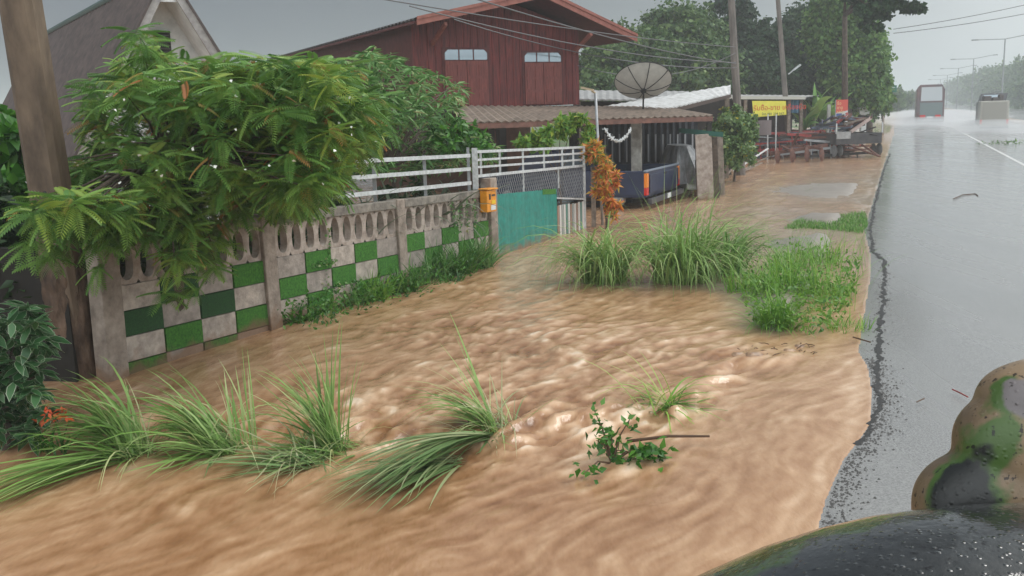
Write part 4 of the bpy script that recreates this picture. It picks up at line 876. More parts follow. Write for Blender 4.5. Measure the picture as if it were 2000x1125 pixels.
# debris by the bush
deb = [((1432, 335), (1500, 290), .07, 'long whitish plank lying against the bush'), ((1478, 300), (1505, 326), .05, 'short whitish board crossing the long plank'), ((1416, 348), (1438, 318), .05, 'short pale stick by the timber post'), ((1452, 335), (1488, 318), .06, 'grey broken plank half in the mud'), ((1440, 340), (1470, 322), .08, 'dark driftwood piece below the bush'), ((1465, 322), (1512, 302), .05, 'brown plank beside the farm scrap')]
for a, b, w_, lab in deb:
    p = G(*a, .05); q = A(b[0], b[1], p[1] + 1.2); mb = MB(); mb.bar(p, q, w_, .04); finish(mb.build('plank', M_wroof if 'whitish' in lab else M_wood), lab, 'plank')

# farm scrap: red disc ploughs and bars
def plough(px, py, yaw, s, lab, m_=M_redp):
    b = G(px, py, .0); e_ = empty('disc_plough', b, lab, 'plough', 'scrapped farm implements by the shop', rz=0); ca_, sa_ = math.cos(yaw), math.sin(yaw)
    R2 = lambda x, y, z: b + s * np.array([x * ca_ - y * sa_, x * sa_ + y * ca_, z])
    mb = MB(); mb.bar(R2(-1.2, 0, .38), R2(1.2, .1, .62), .1 * s, .12 * s); mb.bar(R2(-.6, -.4, .5), R2(-.4, .6, .62), .08 * s, .08 * s); mb.bar(R2(.7, -.4, .5), R2(.4, .6, .62), .08 * s, .08 * s); mb.bar(R2(-.5, .5, .6), R2(.5, .5, .6), .08 * s, .08 * s); mb.bar(R2(0, .5, .6), R2(0, .1, 1.1), .07 * s, .07 * s); mb.build('frame', m_, e_)
    for j in range(4):
        c = R2(-.9 + j * .6, -.15, .30); ax = R2(-.9 + j * .6 + .3, -.45, .33) - c; ax /= np.linalg.norm(ax); mb = MB()
        mb.tube([c - ax * .05 * s, c, c + ax * .02 * s], [.30 * s, .2 * s, .05 * s], 16); mb.build('disc', M_rust, e_)
        mb = MB(); mb.bar(c, R2(-.9 + j * .6, 0, .6), .05 * s, .05 * s); mb.build('shank', m_, e_)
plough(1560, 318, .2, 1.1, 'rusty disc plough nearest the flood in the scrap yard', M_rust)
plough(1600, 308, -.5, 1.1, 'red disc plough next to the trailer')
plough(1540, 300, .5, 1.1, 'dull disc plough behind the nearest one', mat('dark_maroon_paint', (.10, .035, .04), .6, var=.4))
plough(1612, 296, .9, 1.4, 'bright red implement leaning behind the trailer drawbar')
plough(1510, 292, -.2, 1.1, 'dark red plough near the brick pillar', mat('dark_red_paint', (.18, .04, .04), .6, var=.4))
plough(1575, 292, -.1, 1.2, 'blue grey plough in the middle of the scrap', mat('blue_grey_paint', (.08, .10, .14), .6, var=.4))
mats_ = [M_rust, M_redp, M_grey, M_wood, M_dark, mat('blue_grey_paint', (.08, .10, .14), .6), mat('pink_primer', (.42, .17, .16), .6)]
for j in range(170):
    px = U(1480, 1640); b = G(px, U(286, 312), 0); h_ = U(.1, 1.15) * (1 - .3 * abs(px - 1560) / 80); yaw = U(-.5, .35); ln = U(.9, 2.8); p = b + [0, 0, h_]
    d = np.array([math.cos(yaw), math.sin(yaw), U(-.12, .12)]); mb = MB(); mb.bar(p - d * ln / 2, p + d * ln / 2, U(.05, .13), U(.05, .12)); mb.bar(p - d * ln * .3, [*(p - d * ln * .3)[:2] + .1, -.05], .04, .04); mb.bar(p + d * ln * .3, [*(p + d * ln * .3)[:2] + .1, -.05], .04, .04)
    mi_ = int(U(0, 6.99)); finish(mb.build('steel_bar', mats_[mi_]), ['rust-brown', 'faded red', 'bare grey steel', 'weathered wooden', 'black', 'blue-grey', 'pinkish'][mi_] + (' bar lying low in' if h_ < .35 else ' bar halfway up' if h_ < .7 else ' bar on top of') + ' the scrap heap, ' + ('below the yellow banner' if px < 1530 else 'right of the yellow banner' if px < 1585 else 'next to the trailer'), 'steel bar', 'steel bars heaped in the scrap yard')

# trailer loaded with scrap
tb0 = G(1632, 312); TPc = PL(tb0, math.radians(78)); uT = TPc.at(1722, 285)[0]
tr = empty('farm_trailer', TPc.P(uT / 2, 0, -1), 'two-wheeled dark farm trailer loaded with scrap standing in the water', 'trailer')
def tp_(u, z, o=0): return TPc.P(u, z, -o)
zb_t = TPc.at(1632, 283)[1]; zt_t = TPc.at(1632, 262)[1]
mb = MB()
for (a, b, c_, d_) in ((0, uT, 0, .06), (0, .06, .06, 2.6), (uT - .06, uT, .06, 2.6), (.06, uT - .06, 2.54, 2.6)):
    mb.hexa([tp_(a, zb_t, c_), tp_(b, zb_t, c_), tp_(b, zb_t, d_), tp_(a, zb_t, d_), tp_(a, zt_t, c_), tp_(b, zt_t, c_), tp_(b, zt_t, d_), tp_(a, zt_t, d_)])
mb.hexa([tp_(.02, zb_t, .02), tp_(uT - .02, zb_t, .02), tp_(uT - .02, zb_t, 2.58), tp_(.02, zb_t, 2.58), tp_(.02, zb_t + .05, .02), tp_(uT - .02, zb_t + .05, .02), tp_(uT - .02, zb_t + .05, 2.58), tp_(.02, zb_t + .05, 2.58)])
mb.build('box_body', mat('trailer_dark_grey', (.035, .032, .035), .6, col2=(.075, .07, .07), scale=5), tr, bevel=.01)
mb = MB(); mb.bar(tp_(0, zt_t - .06, -.03), tp_(uT * .3, zt_t - .06, -.03), .03, .3); mb.build('grey_side_board', M_groof, tr)
mb = MB()
for z in (zb_t - .10, zb_t - .24): mb.bar(tp_(.45, z, .05), tp_(uT - .45, z, .05), .06, .06)
mb.bar(tp_(.2, zb_t - .3, 1.2), tp_(uT - .2, zb_t - .3, 1.2), .09, .09); mb.bar(tp_(uT * .35, zb_t - .05, .3), tp_(uT * .5, .15, -1.6), .06, .06); mb.bar(tp_(uT * .65, zb_t - .05, .3), tp_(uT * .5, .15, -1.6), .06, .06); mb.build('drawbar', M_rust, tr)
for u in (.2, uT - .1): wheel('wheel', tp_(u, .36, .25), .46, .28, TPc.d, tr)
mb = MB()
for u in (0, uT): mb.bar(tp_(u, zt_t, .0), tp_(u, zt_t + .45, .0), .05, .05)
mb.build('stake', M_galv, tr)
for j in range(40):
    us_ = U(.2, uT - .2); p = tp_(us_, zt_t + U(-.05, .75), U(.2, 2.3)); yaw = U(-1.3, 1.3); ln = U(.5, 1.5); d = np.array([math.cos(yaw), math.sin(yaw), U(-.1, .45)]) * ln / 2
    mb = MB(); mb.bar(p - d * .8, p + d, U(.05, .12), U(.04, .1)); mi_ = int(U(0, 5.99)); finish(mb.build('scrap_piece', mats_[mi_]), '%s scrap piece in the %s of the dark trailer' % (['rust-brown', 'faded red', 'bare grey', 'wooden', 'black', 'blue-grey'][mi_], 'left part' if us_ < uT * .35 else 'middle' if us_ < uT * .65 else 'right part'), 'scrap', 'scrap iron loaded on the trailer')
p = tp_(uT * .45, zt_t + .05, .5); mb = MB(); mb.bar(p, tp_(uT * 1.0, zt_t + .62, .9), .09, .12); finish(mb.build('long_plank', mat('pinkish_plank', (.48, .36, .32), .7)), 'long pinkish plank sticking up out of the trailer load', 'plank')

# bus and pickup on the road, with their spray
def vehicle_frame(px, Yd, lat_w):
    c = A(px, 200, Yd); return PL(c, RHEAD + math.pi / 2)
bp_ = vehicle_frame(1790, 88, 2.5); u1 = bp_.at(1845, 200)[0]; zr = bp_.at(1790, 166)[1]
bus = empty('bus', bp_.P(u1 / 2, 0, 0), 'dark red and grey bus driving away through spray', 'bus')
q_ = lambda u, z, o=0: bp_.P(u, z, o)                                       # +n of this plane points back along the road
sgn = 1 if (bp_.n @ RD) > 0 else -1
fwd = bp_.n * sgn
def bq(u, z, o=0): return bp_.P(u, z) + fwd * o
mb = MB(); mb.prism([bq(0, .45), bq(u1, .45), bq(u1 + .0, zr - .45), bq(u1 - .25, zr), bq(.25, zr), bq(0, zr - .45)], fwd * 10); mb.build('body', mat('bus_body', (.17, .09, .09), .45, col2=(.10, .10, .11), scale=.6), bus, bevel=.06)
mb = MB(); mb.prism([bq(.35, zr * .62, -.02), bq(u1 - .2, zr * .62, -.02), bq(u1 - .25, zr - .22, -.02), bq(.38, zr - .22, -.02)], fwd * .03); mb.build('rear_window', mat('pale_rear_glass', (.50, .53, .55), .15), bus)
mb = MB(); mb.prism([bq(.3, .95, -.02), bq(u1 - .15, .95, -.02), bq(u1 - .15, zr * .58, -.02), bq(.3, zr * .58, -.02)], fwd * .03); mb.build('rear_panel', mat('bus_grey_green', (.16, .20, .20), .5), bus)
for u in (.55, u1 - .5):
    mb = MB(); mb.box(bq(u, .88, -.06), .45, .05, .22, -RHEAD); mb.build('tail_light', mat('red_lens', (.6, .02, .015), .2), bus)
mb = MB(); mb.bar(bq(.05, .62, -.08), bq(u1 - .05, .62, -.08), .14, .22); mb.build('rear_bumper', M_grey, bus)
mb = MB(); mb.box(bq(u1 / 2, .82, -.04), .5, .03, .16, -RHEAD); mb.build('number_plate', M_white, bus)
for o_ in (1.8, 8):
    for u in (.2, u1 - .2): wheel('wheel', bq(u, .48, o_), .48, .3, bp_.d, bus)
vp = vehicle_frame(1915, 68, 1.7); u1 = vp.at(1972, 200)[0]; fwd2 = vp.n * (1 if (vp.n @ RD) > 0 else -1)
def vq(u, z, o=0): return vp.P(u, z) + fwd2 * o
zc = vp.at(1940, 182)[1]; zbd = vp.at(1940, 197)[1]; zlo = .5
pv = empty('pickup_truck', vq(u1 / 2, 0, 0), 'pale beige pickup truck with luggage driving on the wet highway', 'pickup truck')
M_bei = mat('beige_car_paint', (.42, .40, .35), .35, coat=.4, var=.08)
mb = MB(); mb.prism([vq(0, zlo), vq(u1, zlo), vq(u1, zbd), vq(0, zbd)], fwd2 * 2.2); mb.build('cargo_bed', M_bei, pv, bevel=.05)
mb = MB(); mb.prism([vq(.05, zlo, 2.25), vq(.05, zbd, 2.25), vq(.2, zc, 2.5), vq(.2, zc, 3.5), vq(.08, zbd, 4.0), vq(.05, zbd - .1, 5.0), vq(.05, zlo, 5.0)], vp.d * (u1 - .1)); mb.build('cab', mat('cab_dark', (.07, .07, .075), .3), pv, bevel=.05)
mb = MB(); mb.prism([vq(.15, zlo + .12, -.01), vq(u1 - .15, zlo + .12, -.01), vq(u1 - .15, zbd - .1, -.01), vq(.15, zbd - .1, -.01)], -fwd2 * .02); mb.build('tailgate', mat('beige_shadow_paint', (.33, .31, .27), .4), pv)
mb = MB(); mb.prism([vq(.28, zbd + .08, 2.2), vq(u1 - .28, zbd + .08, 2.2), vq(u1 - .36, zc - .1, 2.42), vq(.36, zc - .1, 2.42)], -fwd2 * .02); mb.build('rear_window', M_glass, pv)
mb = MB(); mb.bar(vq(0, zlo - .08, -.08), vq(u1, zlo - .08, -.08), .12, .14); mb.build('rear_bumper', M_grey, pv)
for u in (.08, u1 - .08):
    mb = MB(); mb.box(vq(u, zlo + .15, -.03), .14, .05, .3, -RHEAD); mb.build('tail_light', mat('red_lens', (.6, .02, .015), .2), pv)
    for o_ in (.7, 3.9): wheel('wheel', vq(u, .33, o_), .34, .2, vp.d, pv)
for u, w_, h_, lab in ((.45, .5, .35, 'wide dark bundle at the left of the beige pickup bed'), (1.0, .45, .25, 'low dark bundle in the middle of the beige pickup bed'), (1.3, .3, .42, 'tall narrow bundle at the right of the beige pickup bed')):
    mb = MB(); mb.box(vq(u, zbd - .15, .8), w_, .5, h_ + .15, -RHEAD + .2); finish(mb.build('load_sack', mat('dark_sack', (.09, .075, .07), .8), bevel=.08), lab, 'bundle', 'bundles in the pickup bed')

# street lamps down the median
def lamp(px, ptop, pbot, lab):
    # lateral fixed at the median: solve distance along the road from the pixel column
    best = None
    for a in np.linspace(40, 700, 3000):
        p = RW(a, 10.4); w = (p - CAM) @ Fw; x = 1000 + FPX * ((p + [0, 0, 6] - CAM) @ Rc) / w
        if best is None or abs(x - px) < best[0]: best = (abs(x - px), a)
    a = best[1]; b = RW(a, 10.4); w = (b - CAM) @ Fw; zt = 2.4 + (197 - .03 * (px - 1760) - ptop) / FPX * w
    zt = min(zt, 12); e_ = empty('street_lamp', b, lab, 'street lamp', 'double-arm lamps along the median')
    mb = MB(); mb.tube([b, b + [0, 0, zt]], [.11, .07], 8); mb.build('post', M_lamp, e_)
    for sg in (-1, 1):
        tip = b + RN * sg * 2.7 + [0, 0, zt + (.05 if sg < 0 else .45)]; mb = MB(); mb.tube([b + [0, 0, zt], tip], .05, 6); mb.build('arm', M_lamp, e_)
        mb = MB(); mb.bar(tip, tip + RN * sg * .7, .28, .14); mb.build('lamp_head', M_lamp, e_)
M_lamp = mat('lamp_grey', (.27, .28, .29), .5)
for px, pt, lab in ((1951, 80, 'nearest double-arm street lamp on the highway median'), (1894, 117, 'second double-arm street lamp on the median'), (1866, 135, 'third double-arm street lamp on the median'), (1846, 148, 'fourth double-arm street lamp on the median, over the bus'), (1833, 156, 'fifth and faintest double-arm street lamp over the bus roof')):
    lamp(px, pt, 190, lab)

# signs by the verge
def boardsign(name, x0, x1, y0, y1, Yd, m_, lab, cat, head=80):
    pl_ = PL(A(x0, y1, Yd), math.radians(head)); (u0, zb), (u1_, _) = pl_.at(x0, y1), pl_.at(x1, y1); zt = pl_.at(x0, y0)[1]
    e_ = empty(name, pl_.P((u0 + u1_) / 2, 0), lab, cat); mb = MB(); mb.prism([pl_.P(u0, zb), pl_.P(u1_, zb), pl_.P(u1_, zt), pl_.P(u0, zt)], pl_.n * -.03); bo_ = mb.build('board', m_, e_); return e_, pl_, u0, u1_, zb, zt
M_rs = mat('sign_red', (.62, .09, .06), .5)
e_, pl_, u0, u1_, zb, zt = boardsign('advert_sign', 1632, 1655, 195, 239, 47, M_white, 'upright red and white roadside advert board behind the trailer', 'sign')
zm = zb + (zt - zb) * .42; mb = MB(); mb.prism([pl_.P(u0, zm, .004), pl_.P(u1_, zm + .1, .004), pl_.P(u1_, zt, .004), pl_.P(u0, zt, .004)], pl_.n * .004); mb.build('red_field', M_rs, e_)
mb = MB(); mb.prism([pl_.P(u0 + .02, zb + .22, .004), pl_.P((u0 + u1_) / 2, zb + .22, .004), pl_.P((u0 + u1_) / 2, zm - .03, .004), pl_.P(u0 + .02, zm - .03, .004)], pl_.n * .004); mb.build('blue_field', mat('sign_blue', (.06, .10, .28), .5), e_)
for k, s in enumerate(('ซื้อ', 'ขาย', 'รถไถ')): text(s, .2, pl_.P(u0 + .04, zt - .24 - .2 * k, .012), e_, mat('sign_yellow', (.8, .6, .3), .5), pl_.d, (0, 0, 1))
mb = MB()
for u in (u0, u1_): mb.bar(pl_.P(u, -.2, -.04), pl_.P(u, zt, -.04), .04, .04)
mb.build('leg', M_grey, e_)
e_, pl_, u0, u1_, zb, zt = boardsign('road_sign', 1733, 1751, 167, 180, 72, mat('sign_green', (.02, .16, .11), .5), 'small green direction sign on a pale post at the road edge', 'road sign', 100)
mb = MB(); mb.bar(pl_.P(u0 - .2, -.2, -.06), pl_.P(u0 - .2, zt, -.06), .12, .12); mb.build('post', M_conc2, e_)
mb = MB()
for k in range(2): mb.bar(pl_.P(u0 + .1, zb + .15 + k * .18, .01), pl_.P(u1_ - .1, zb + .15 + k * .18, .01), .01, .035)
mb.build('lettering', M_white, e_)
c = A(1618, 244, 48); t_ = A(1618, 204, 48); mb = MB(); mb.box((c[0], c[1], -.1), .14, .14, t_[2] + .1); finish(mb.build('white_post', mat('whitewash', (.5, .5, .46), .7, var=.2)), 'whitewashed post left of the red advert board', 'post')
c = A(1686, 226, 60); t_ = A(1686, 207, 60); sm = empty('spirit_house', [c[0], c[1], 0], 'small white shrine on the green verge', 'shrine')
mb = MB(); mb.box((c[0], c[1], -.1), .3, .3, c[2] + .2); mb.build('pedestal', M_white, sm); mb = MB(); mb.box((c[0], c[1], c[2] + .1), .6, .5, .3); mb.build('body', M_white, sm)
mb = MB(); b_ = np.array([c[0], c[1], c[2] + .4]); mb.prism([b_ + [-.4, -.35, 0], b_ + [.4, -.35, 0], b_ + [0, -.35, .4]], (0, .7, 0)); mb.build('roof', M_white, sm)

# ---------------------------------------------------------------- trees
def polypts(poly, n):
    P = np.array(poly, float); lo = P.min(0); hi = P.max(0); out_ = []
    while len(out_) < n:
        q = rng.uniform(lo, hi, (n * 3, 2)); ins = np.zeros(len(q), bool); j = len(P) - 1
        for i in range(len(P)):
            xi, yi = P[i]; xj, yj = P[j]; c = ((yi > q[:, 1]) != (yj > q[:, 1])) & (q[:, 0] < (xj - xi) * (q[:, 1] - yi) / (yj - yi + 1e-9) + xi); ins ^= c; j = i
        out_ += list(q[ins])
    return np.array(out_[:n])
def branches(base, tips, mid, r0, name, parent, m_=M_bark, k=None):
    mb = MB(); base = np.array(base); mid = np.array(mid); mb.tube([base, base + (mid - base) * .5 + [.04, .03, 0], mid], [r0, r0 * .8, r0 * .6], 8)
    for t in tips:
        t = np.array(t); m2 = mid + (t - mid) * .5 + [0, 0, .12 * np.linalg.norm(t - mid)]; mb.tube([mid, m2, t], [r0 * .45, r0 * .25, r0 * .08], 5)
    return mb.build(name, m_, parent, smooth=True)
def crown_tree(lab, lobes, base, n, size, km, group=None, name='tree', cat='tree', shell=.55, aspect=.8, r0=.2, tpl=QUAD, hang=0, mid=None, clk=80):
    """lobes: list of (centre, (rx,ry,rz))"""
    e_ = empty(name, [base[0], base[1], 0], lab, cat, group); vol = np.array([l[1][0] * l[1][2] for l in lobes]); cnt = (n * vol / vol.sum()).astype(int); P = []; D = []
    for (c, r), k in zip(lobes, cnt):
        nclump = max(6, k // clk); cd_ = nrmz(rng.normal(0, 1, (nclump, 3))); cr = U(shell, 1.05, nclump)[:, None]; cc = cd_ * cr
        idx = rng.integers(0, nclump, k); d = cc[idx] + rng.normal(0, .13, (k, 3)); P.append(np.array(c) + d * np.array(r)); D.append(nrmz(d + rng.normal(0, .5, (k, 3)) - np.array([0, 0, hang])))
    P = np.concatenate(P); D = np.concatenate(D); keep = P[:, 2] > .1; P = P[keep]; D = D[keep]
    T = np.clip(.5 + .22 * rng.normal(0, 1, len(P)) + .35 * (fbm(P[:, 0] * .8, P[:, 2] * .8 + P[:, 1], 2, 5) - .5), 0, 1)
    k = len(P); up = nrmz(D * .6 + rng.normal(0, .5, (k, 3)) + [0, 0, .5]); dd = nrmz(rng.normal(0, 1, (k, 3)) + [0, 0, -.4 - hang]); tv = tpl[0] * np.array([1, aspect, 1])
    v, f, t = scatter(tv, tpl[1], P, frames(dd, up), size * U(.6, 1.4, k), T)
    npmesh('crown', v, f, km, e_, attrs={'tint': t})
    mid_ = mid if mid is not None else np.mean([l[0] for l in lobes], 0) * [1, 1, .55] + np.array([0, 0, 0])
    branches([base[0], base[1], -.2], [l[0] for l in lobes], mid_, r0, 'trunk', e_)
    return e_
def lobe(px, py, Yd, rpx, rpy=None, ry=None):
    c = A(px, py, Yd); r = rpx * Yd / FPX; return (c, (r, ry or r, (rpy or rpx) * Yd / FPX))
T_ = [  # label, lobes(px,py,Y,rx,ry), leaves, size, material
    ('leafy tree rising just right of the red house roof', [(1180, 150, 52, 60, 60), (1240, 110, 54, 70, 60), (1200, 190, 50, 70, 40)], 9000, .34, K_far),
    ('broad rounded tree behind the satellite dish', [(1320, 80, 58, 75, 62), (1300, 150, 56, 90, 60), (1380, 140, 57, 70, 70), (1350, 60, 60, 60, 45)], 15000, .34, K_far),
    ('tall thin tree reaching above the tall concrete pole', [(1432, 10, 62, 38, 40), (1470, 40, 62, 32, 30), (1410, 60, 62, 30, 35), (1445, 110, 62, 45, 60), (1430, -50, 62, 40, 40)], 6500, .36, K_far2),
    ('dense dark tree between the two poles', [(1470, 150, 60, 70, 50), (1490, 100, 62, 55, 50)], 9000, .36, K_far2),
    ('big dark tree above the yellow banner', [(1560, 90, 66, 60, 55), (1590, 60, 66, 60, 50), (1560, 150, 64, 75, 50)], 12000, .38, K_far2),
    ('tall feathery green tree above the banana plants', [(1640, 60, 60, 60, 65), (1665, 120, 60, 62, 60), (1650, 0, 60, 60, 50), (1690, 170, 60, 45, 50)], 15000, .34, K_bamb),
    ('dark green tree at the bend of the verge', [(1600, 200, 70, 60, 40), (1650, 190, 72, 60, 45), (1700, 190, 74, 32, 45)], 9000, .38, K_far2),
    ('shrubby green growth at the road edge by the shrine', [(1700, 150, 66, 36, 60), (1712, 190, 68, 26, 34), (1690, 90, 66, 34, 50)], 8500, .34, K_bamb),
]
for lab, lo, n, sz, km in T_:
    lb_ = [lobe(*l) for l in lo]; b = np.mean([l[0] for l in lb_], 0); crown_tree(lab, lb_, b, int(n * 1.9), sz * .68, km, 'woodland trees behind the yards', r0=.28)
# overhanging dark branches at the top
lb_ = [lobe(*l) for l in [(1700, 15, 44, 50, 22), (1745, 5, 44, 38, 18), (1790, 14, 44, 28, 14), (1705, 48, 44, 22, 10), (1740, -45, 44, 100, 34), (1650, -10, 46, 50, 18)]]
crown_tree('tree with dark boughs reaching over the verge at the top', lb_, A(1650, 240, 50), 6500, .2, K_far2, r0=.2, shell=.3, clk=130, mid=A(1650, 30, 49))
# right-hand treeline far beyond the median
for k, (a, l, hgt, rx) in enumerate([(205, 27, 11, 9), (232, 26, 12, 10), (262, 27, 12.5, 10), (296, 26, 12.5, 11), (335, 27, 13, 12), (380, 26, 13, 13), (430, 27, 13.5, 14), (490, 26, 13, 16), (560, 27, 13.5, 18), (180, 30, 9, 8)]):
    b = RW(a, l + 3); lo = [(RW(a, l + 4, hgt * .55), (rx * .75, rx, hgt * .42)), (RW(a + 6, l + 5, hgt * .72), (rx * .6, rx * .8, hgt * .3)), (RW(a - 3, l + 3, hgt * .3), (rx * .7, rx * .9, hgt * .32))]
    crown_tree('hazy tree beyond the median, %s' % ['right of the nearest lamp', 'behind the nearest lamp post', 'between the first two lamps', 'behind the second lamp', 'left of the second lamp', 'tapering towards the bus', 'above the bus roof right side', 'faint beside the bus', 'faintest behind the bus', 'lowest at the right edge'][k], lo, b, 5200, 1.0 if k > 4 else .8, K_far, 'trees beyond the highway median', r0=.3)
# distant hills
hm = mat('distant_hill', (.05, .09, .06), .9, var=.2, scale=.01)
hx = np.linspace(-700, 900, 90); hy = np.linspace(700, 1300, 24); HX, HY = np.meshgrid(hx, hy)
HZ = -3 + 17 * np.exp(-((HY - 1000) / 190) ** 2) * (.35 + .9 * fbm(HX * .006, HY * .004, 3, 91)) * np.clip((HX * .0 + 1), 0, 1)
finish(npmesh('hills', np.stack([HX, HY, HZ], -1).reshape(-1, 3), gridfaces(*HX.shape), hm, smooth=True), kind='structure', label='distant hills fading in the rain')
for j, (px, Yd, r) in enumerate(((1752, 180, 22), (1772, 240, 18), (1735, 150, 20), (1788, 300, 14))):
    crown_tree('pale hazy tree at the road end, %s' % ['just past the green sign', 'left of the bus', 'behind the green sign', 'touching the left side of the bus'][j], [lobe(px, 192, Yd, r, 14), lobe(px + 6, 200, Yd, r, 10)], A(px, 200, Yd), 1500, .9, K_far, 'hazy trees at the road end', r0=.2)

# banana plants
def banana(px, py, Yd, h, lab, n=8):
    b = A(px, py, Yd); b[2] = 0; e_ = empty('banana_plant', b, lab, 'banana plant', 'banana plants behind the scrap yard'); mb = MB(); mb.tube([b - [0, 0, .2], b + [0, 0, h * .55]], [.14, .08], 8); mb.build('stem', mat('banana_stem', (.14, .18, .08), .6), e_)
    v, f, t = blades(b + np.array([0, 0, h * .5]), n, h * .75, .42, 0, 180, el=(55, 85), droop=(40, 110), rad=.05, seg=9, tint=(.2, 1)); npmesh('leaves', v, f, K_ban, e_, attrs={'tint': t})
banana(1590, 240, 52, 3.2, 'tall pale banana plant right of the blue cloth', 10); banana(1612, 240, 54, 2.8, 'banana plant just left of the whitewashed post'); banana(1570, 240, 51, 2.2, 'small banana plant under the shop roof end'); banana(1668, 240, 62, 2.4, 'banana plant beyond the red advert board'); banana(1630, 240, 56, 2.6, 'banana plant behind the red advert board')

# bush with yellow flowers by the tall pole
lb_ = [lobe(1432, 250, 31, 42, 36), lobe(1425, 292, 30.5, 40, 36), lobe(1450, 280, 31, 30, 40), lobe(1440, 222, 31.5, 26, 18), lobe(1405, 262, 31, 24, 24), lobe(1465, 245, 31, 18, 22)]
crown_tree('rounded green bush with yellow flower specks below the tall pole', lb_, A(1432, 335, 31), 11000, .10, leafmat('speckled_bush', [(0, (.05, .11, .03)), (.55, (.14, .24, .07)), (.85, (.25, .34, .11)), (.93, (.5, .46, .05)), (1, (.6, .5, .05))]), name='flowering_bush', cat='bush', r0=.05)
# lime shrub behind gate, orange croton at the gate end
lb_ = [lobe(1060, 268, 20.5, 30, 26), lobe(1095, 245, 20.5, 28, 24), lobe(1125, 235, 20.5, 18, 20), lobe(1145, 262, 20.5, 16, 24), lobe(1025, 280, 20.5, 20, 14)]
crown_tree('lime green leafy shrub showing above the gate', lb_, A(1090, 300, 20.6), 2300, .13, K_lime, name='leafy_shrub', cat='shrub', shell=.2, r0=.03, tpl=LEAF, aspect=.5)
lb_ = [lobe(1172, 325, 19.8, 24, 34), lobe(1160, 290, 20, 22, 20), lobe(1190, 345, 19.4, 18, 20), lobe(1180, 375, 19.5, 26, 26), lobe(1194, 400, 19.3, 16, 20), lobe(1160, 300, 20, 20, 16)]
crown_tree('orange and yellow croton bush between the gate and the pickup', lb_, A(1185, 420, 19.6), 3000, .14, K_crot, name='croton_bush', cat='bush', shell=.3, r0=.03, tpl=LEAF, aspect=.32)
def behind(x, y, off):                                     # point seen at (x, y), 'off' metres inside the yard behind the wall plane
    d = ray(x, y); o_ = WP.o - WP.n * off; t = ((o_ - CAM) @ WP.n) / (d @ WP.n); return CAM + d * t
# tall lance-leaved shrub behind the railing
e_ = empty('lance_leaved_shrub', [*(behind(800, 380, 1.3)[:2]), 0], 'tall bushy shrub with narrow drooping leaves behind the railing', 'shrub')
pl2 = polypts([(470, 150), (520, 120), (600, 140), (640, 112), (690, 118), (738, 85), (770, 100), (790, 128), (850, 140), (905, 165), (912, 215), (890, 232), (945, 262), (975, 290), (965, 312), (900, 330), (700, 345), (560, 350), (470, 320)], 900)
P = []; D = []
for x, y in pl2:
    c = behind(x, y, U(.5, 2.6)); k = rng.integers(6, 11); az = U(0, 6.28, k); el_ = U(-.7, .35, k); d = np.stack([np.cos(az) * np.cos(el_), np.sin(az) * np.cos(el_), np.sin(el_)], 1); P.append(c + d * .02); D.append(d)
P = np.concatenate(P); D = np.concatenate(D)
v, f, t = leaves_at(P, D, .21, aspect=.22, upj=.3); npmesh('foliage', v, f, K_lance, e_, attrs={'tint': t})
branches([*(behind(800, 380, 1.3)[:2]), 0], [behind(x, y, 1.3) for x, y in pl2[:60]], behind(760, 330, 1.3), .05, 'stems', e_)
pl2 = polypts([(840, 250), (905, 235), (950, 270), (978, 292), (950, 302), (850, 300)], 130); P = np.concatenate([np.tile(behind(x, y, U(.3, .9)) + rng.normal(0, .03, 3), (8, 1)) for x, y in pl2]); v, f, t = leaves_at(P, rng.normal(0, 1, P.shape) - [0, 0, .4], .13, aspect=.5)
e_ = empty('leafy_shrub', [*(behind(910, 380, 1)[:2]), 0], 'low glossy shrub right behind the end of the railing', 'shrub'); npmesh('foliage', v, f, K_broad, e_, attrs={'tint': t})
# grey-green strap plants behind the rails
for j in range(9):
    px = 680 + j * 27; c = behind(px, 385, .45 + .2 * (j % 3)); c[2] = .3
    v, f, t = blades(c, 34, 1.55, .055, 0, 180, el=(60, 88), droop=(60, 150), rad=.12, seg=8)
    o = npmesh('strap_leaf_plant', v, f, K_strap, attrs={'tint': t}); finish(o, '%s strap-leaved grey-green plant from the left behind the rails' % ['first', 'second', 'third', 'fourth', 'fifth', 'sixth', 'seventh', 'eighth', 'ninth'][j], 'plant', 'strap-leaved plants behind the railing')
# dark understory inside the wall; bush and wall added for shade left of the pole
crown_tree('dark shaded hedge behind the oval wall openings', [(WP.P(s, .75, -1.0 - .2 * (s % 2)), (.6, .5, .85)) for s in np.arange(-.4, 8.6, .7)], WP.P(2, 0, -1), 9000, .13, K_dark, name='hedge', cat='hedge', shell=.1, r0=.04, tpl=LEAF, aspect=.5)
crown_tree('deep shaded dark bush left of the leaning pole', [lobe(20, 470, 9.6, 90, 110), lobe(60, 600, 9.8, 80, 100), lobe(-120, 560, 9.2, 120, 150), lobe(30, 720, 9.6, 80, 80)], A(0, 800, 9.5), 9000, .14, K_dark, name='shade_bush', cat='bush', shell=.1, r0=.05, tpl=LEAF, aspect=.5)  # dense dark leaves added to make the shade behind the pole
mb = MB(); _p = WP.P(-.3, 0, -.25); mb.prism([_p + [0, 0, -.3], _p + [-6, 1.2, -.3], _p + [-6, 1.2, 1.3], _p + [0, 0, 1.3]], (0, .1, 0)); finish(mb.build('side_wall', mat('shade_dark_wall', (.018, .015, .012), .9, var=.3)), 'dark mouldy wall in the shade left of the pole', 'wall')  # near-black sheet added where there is only shade
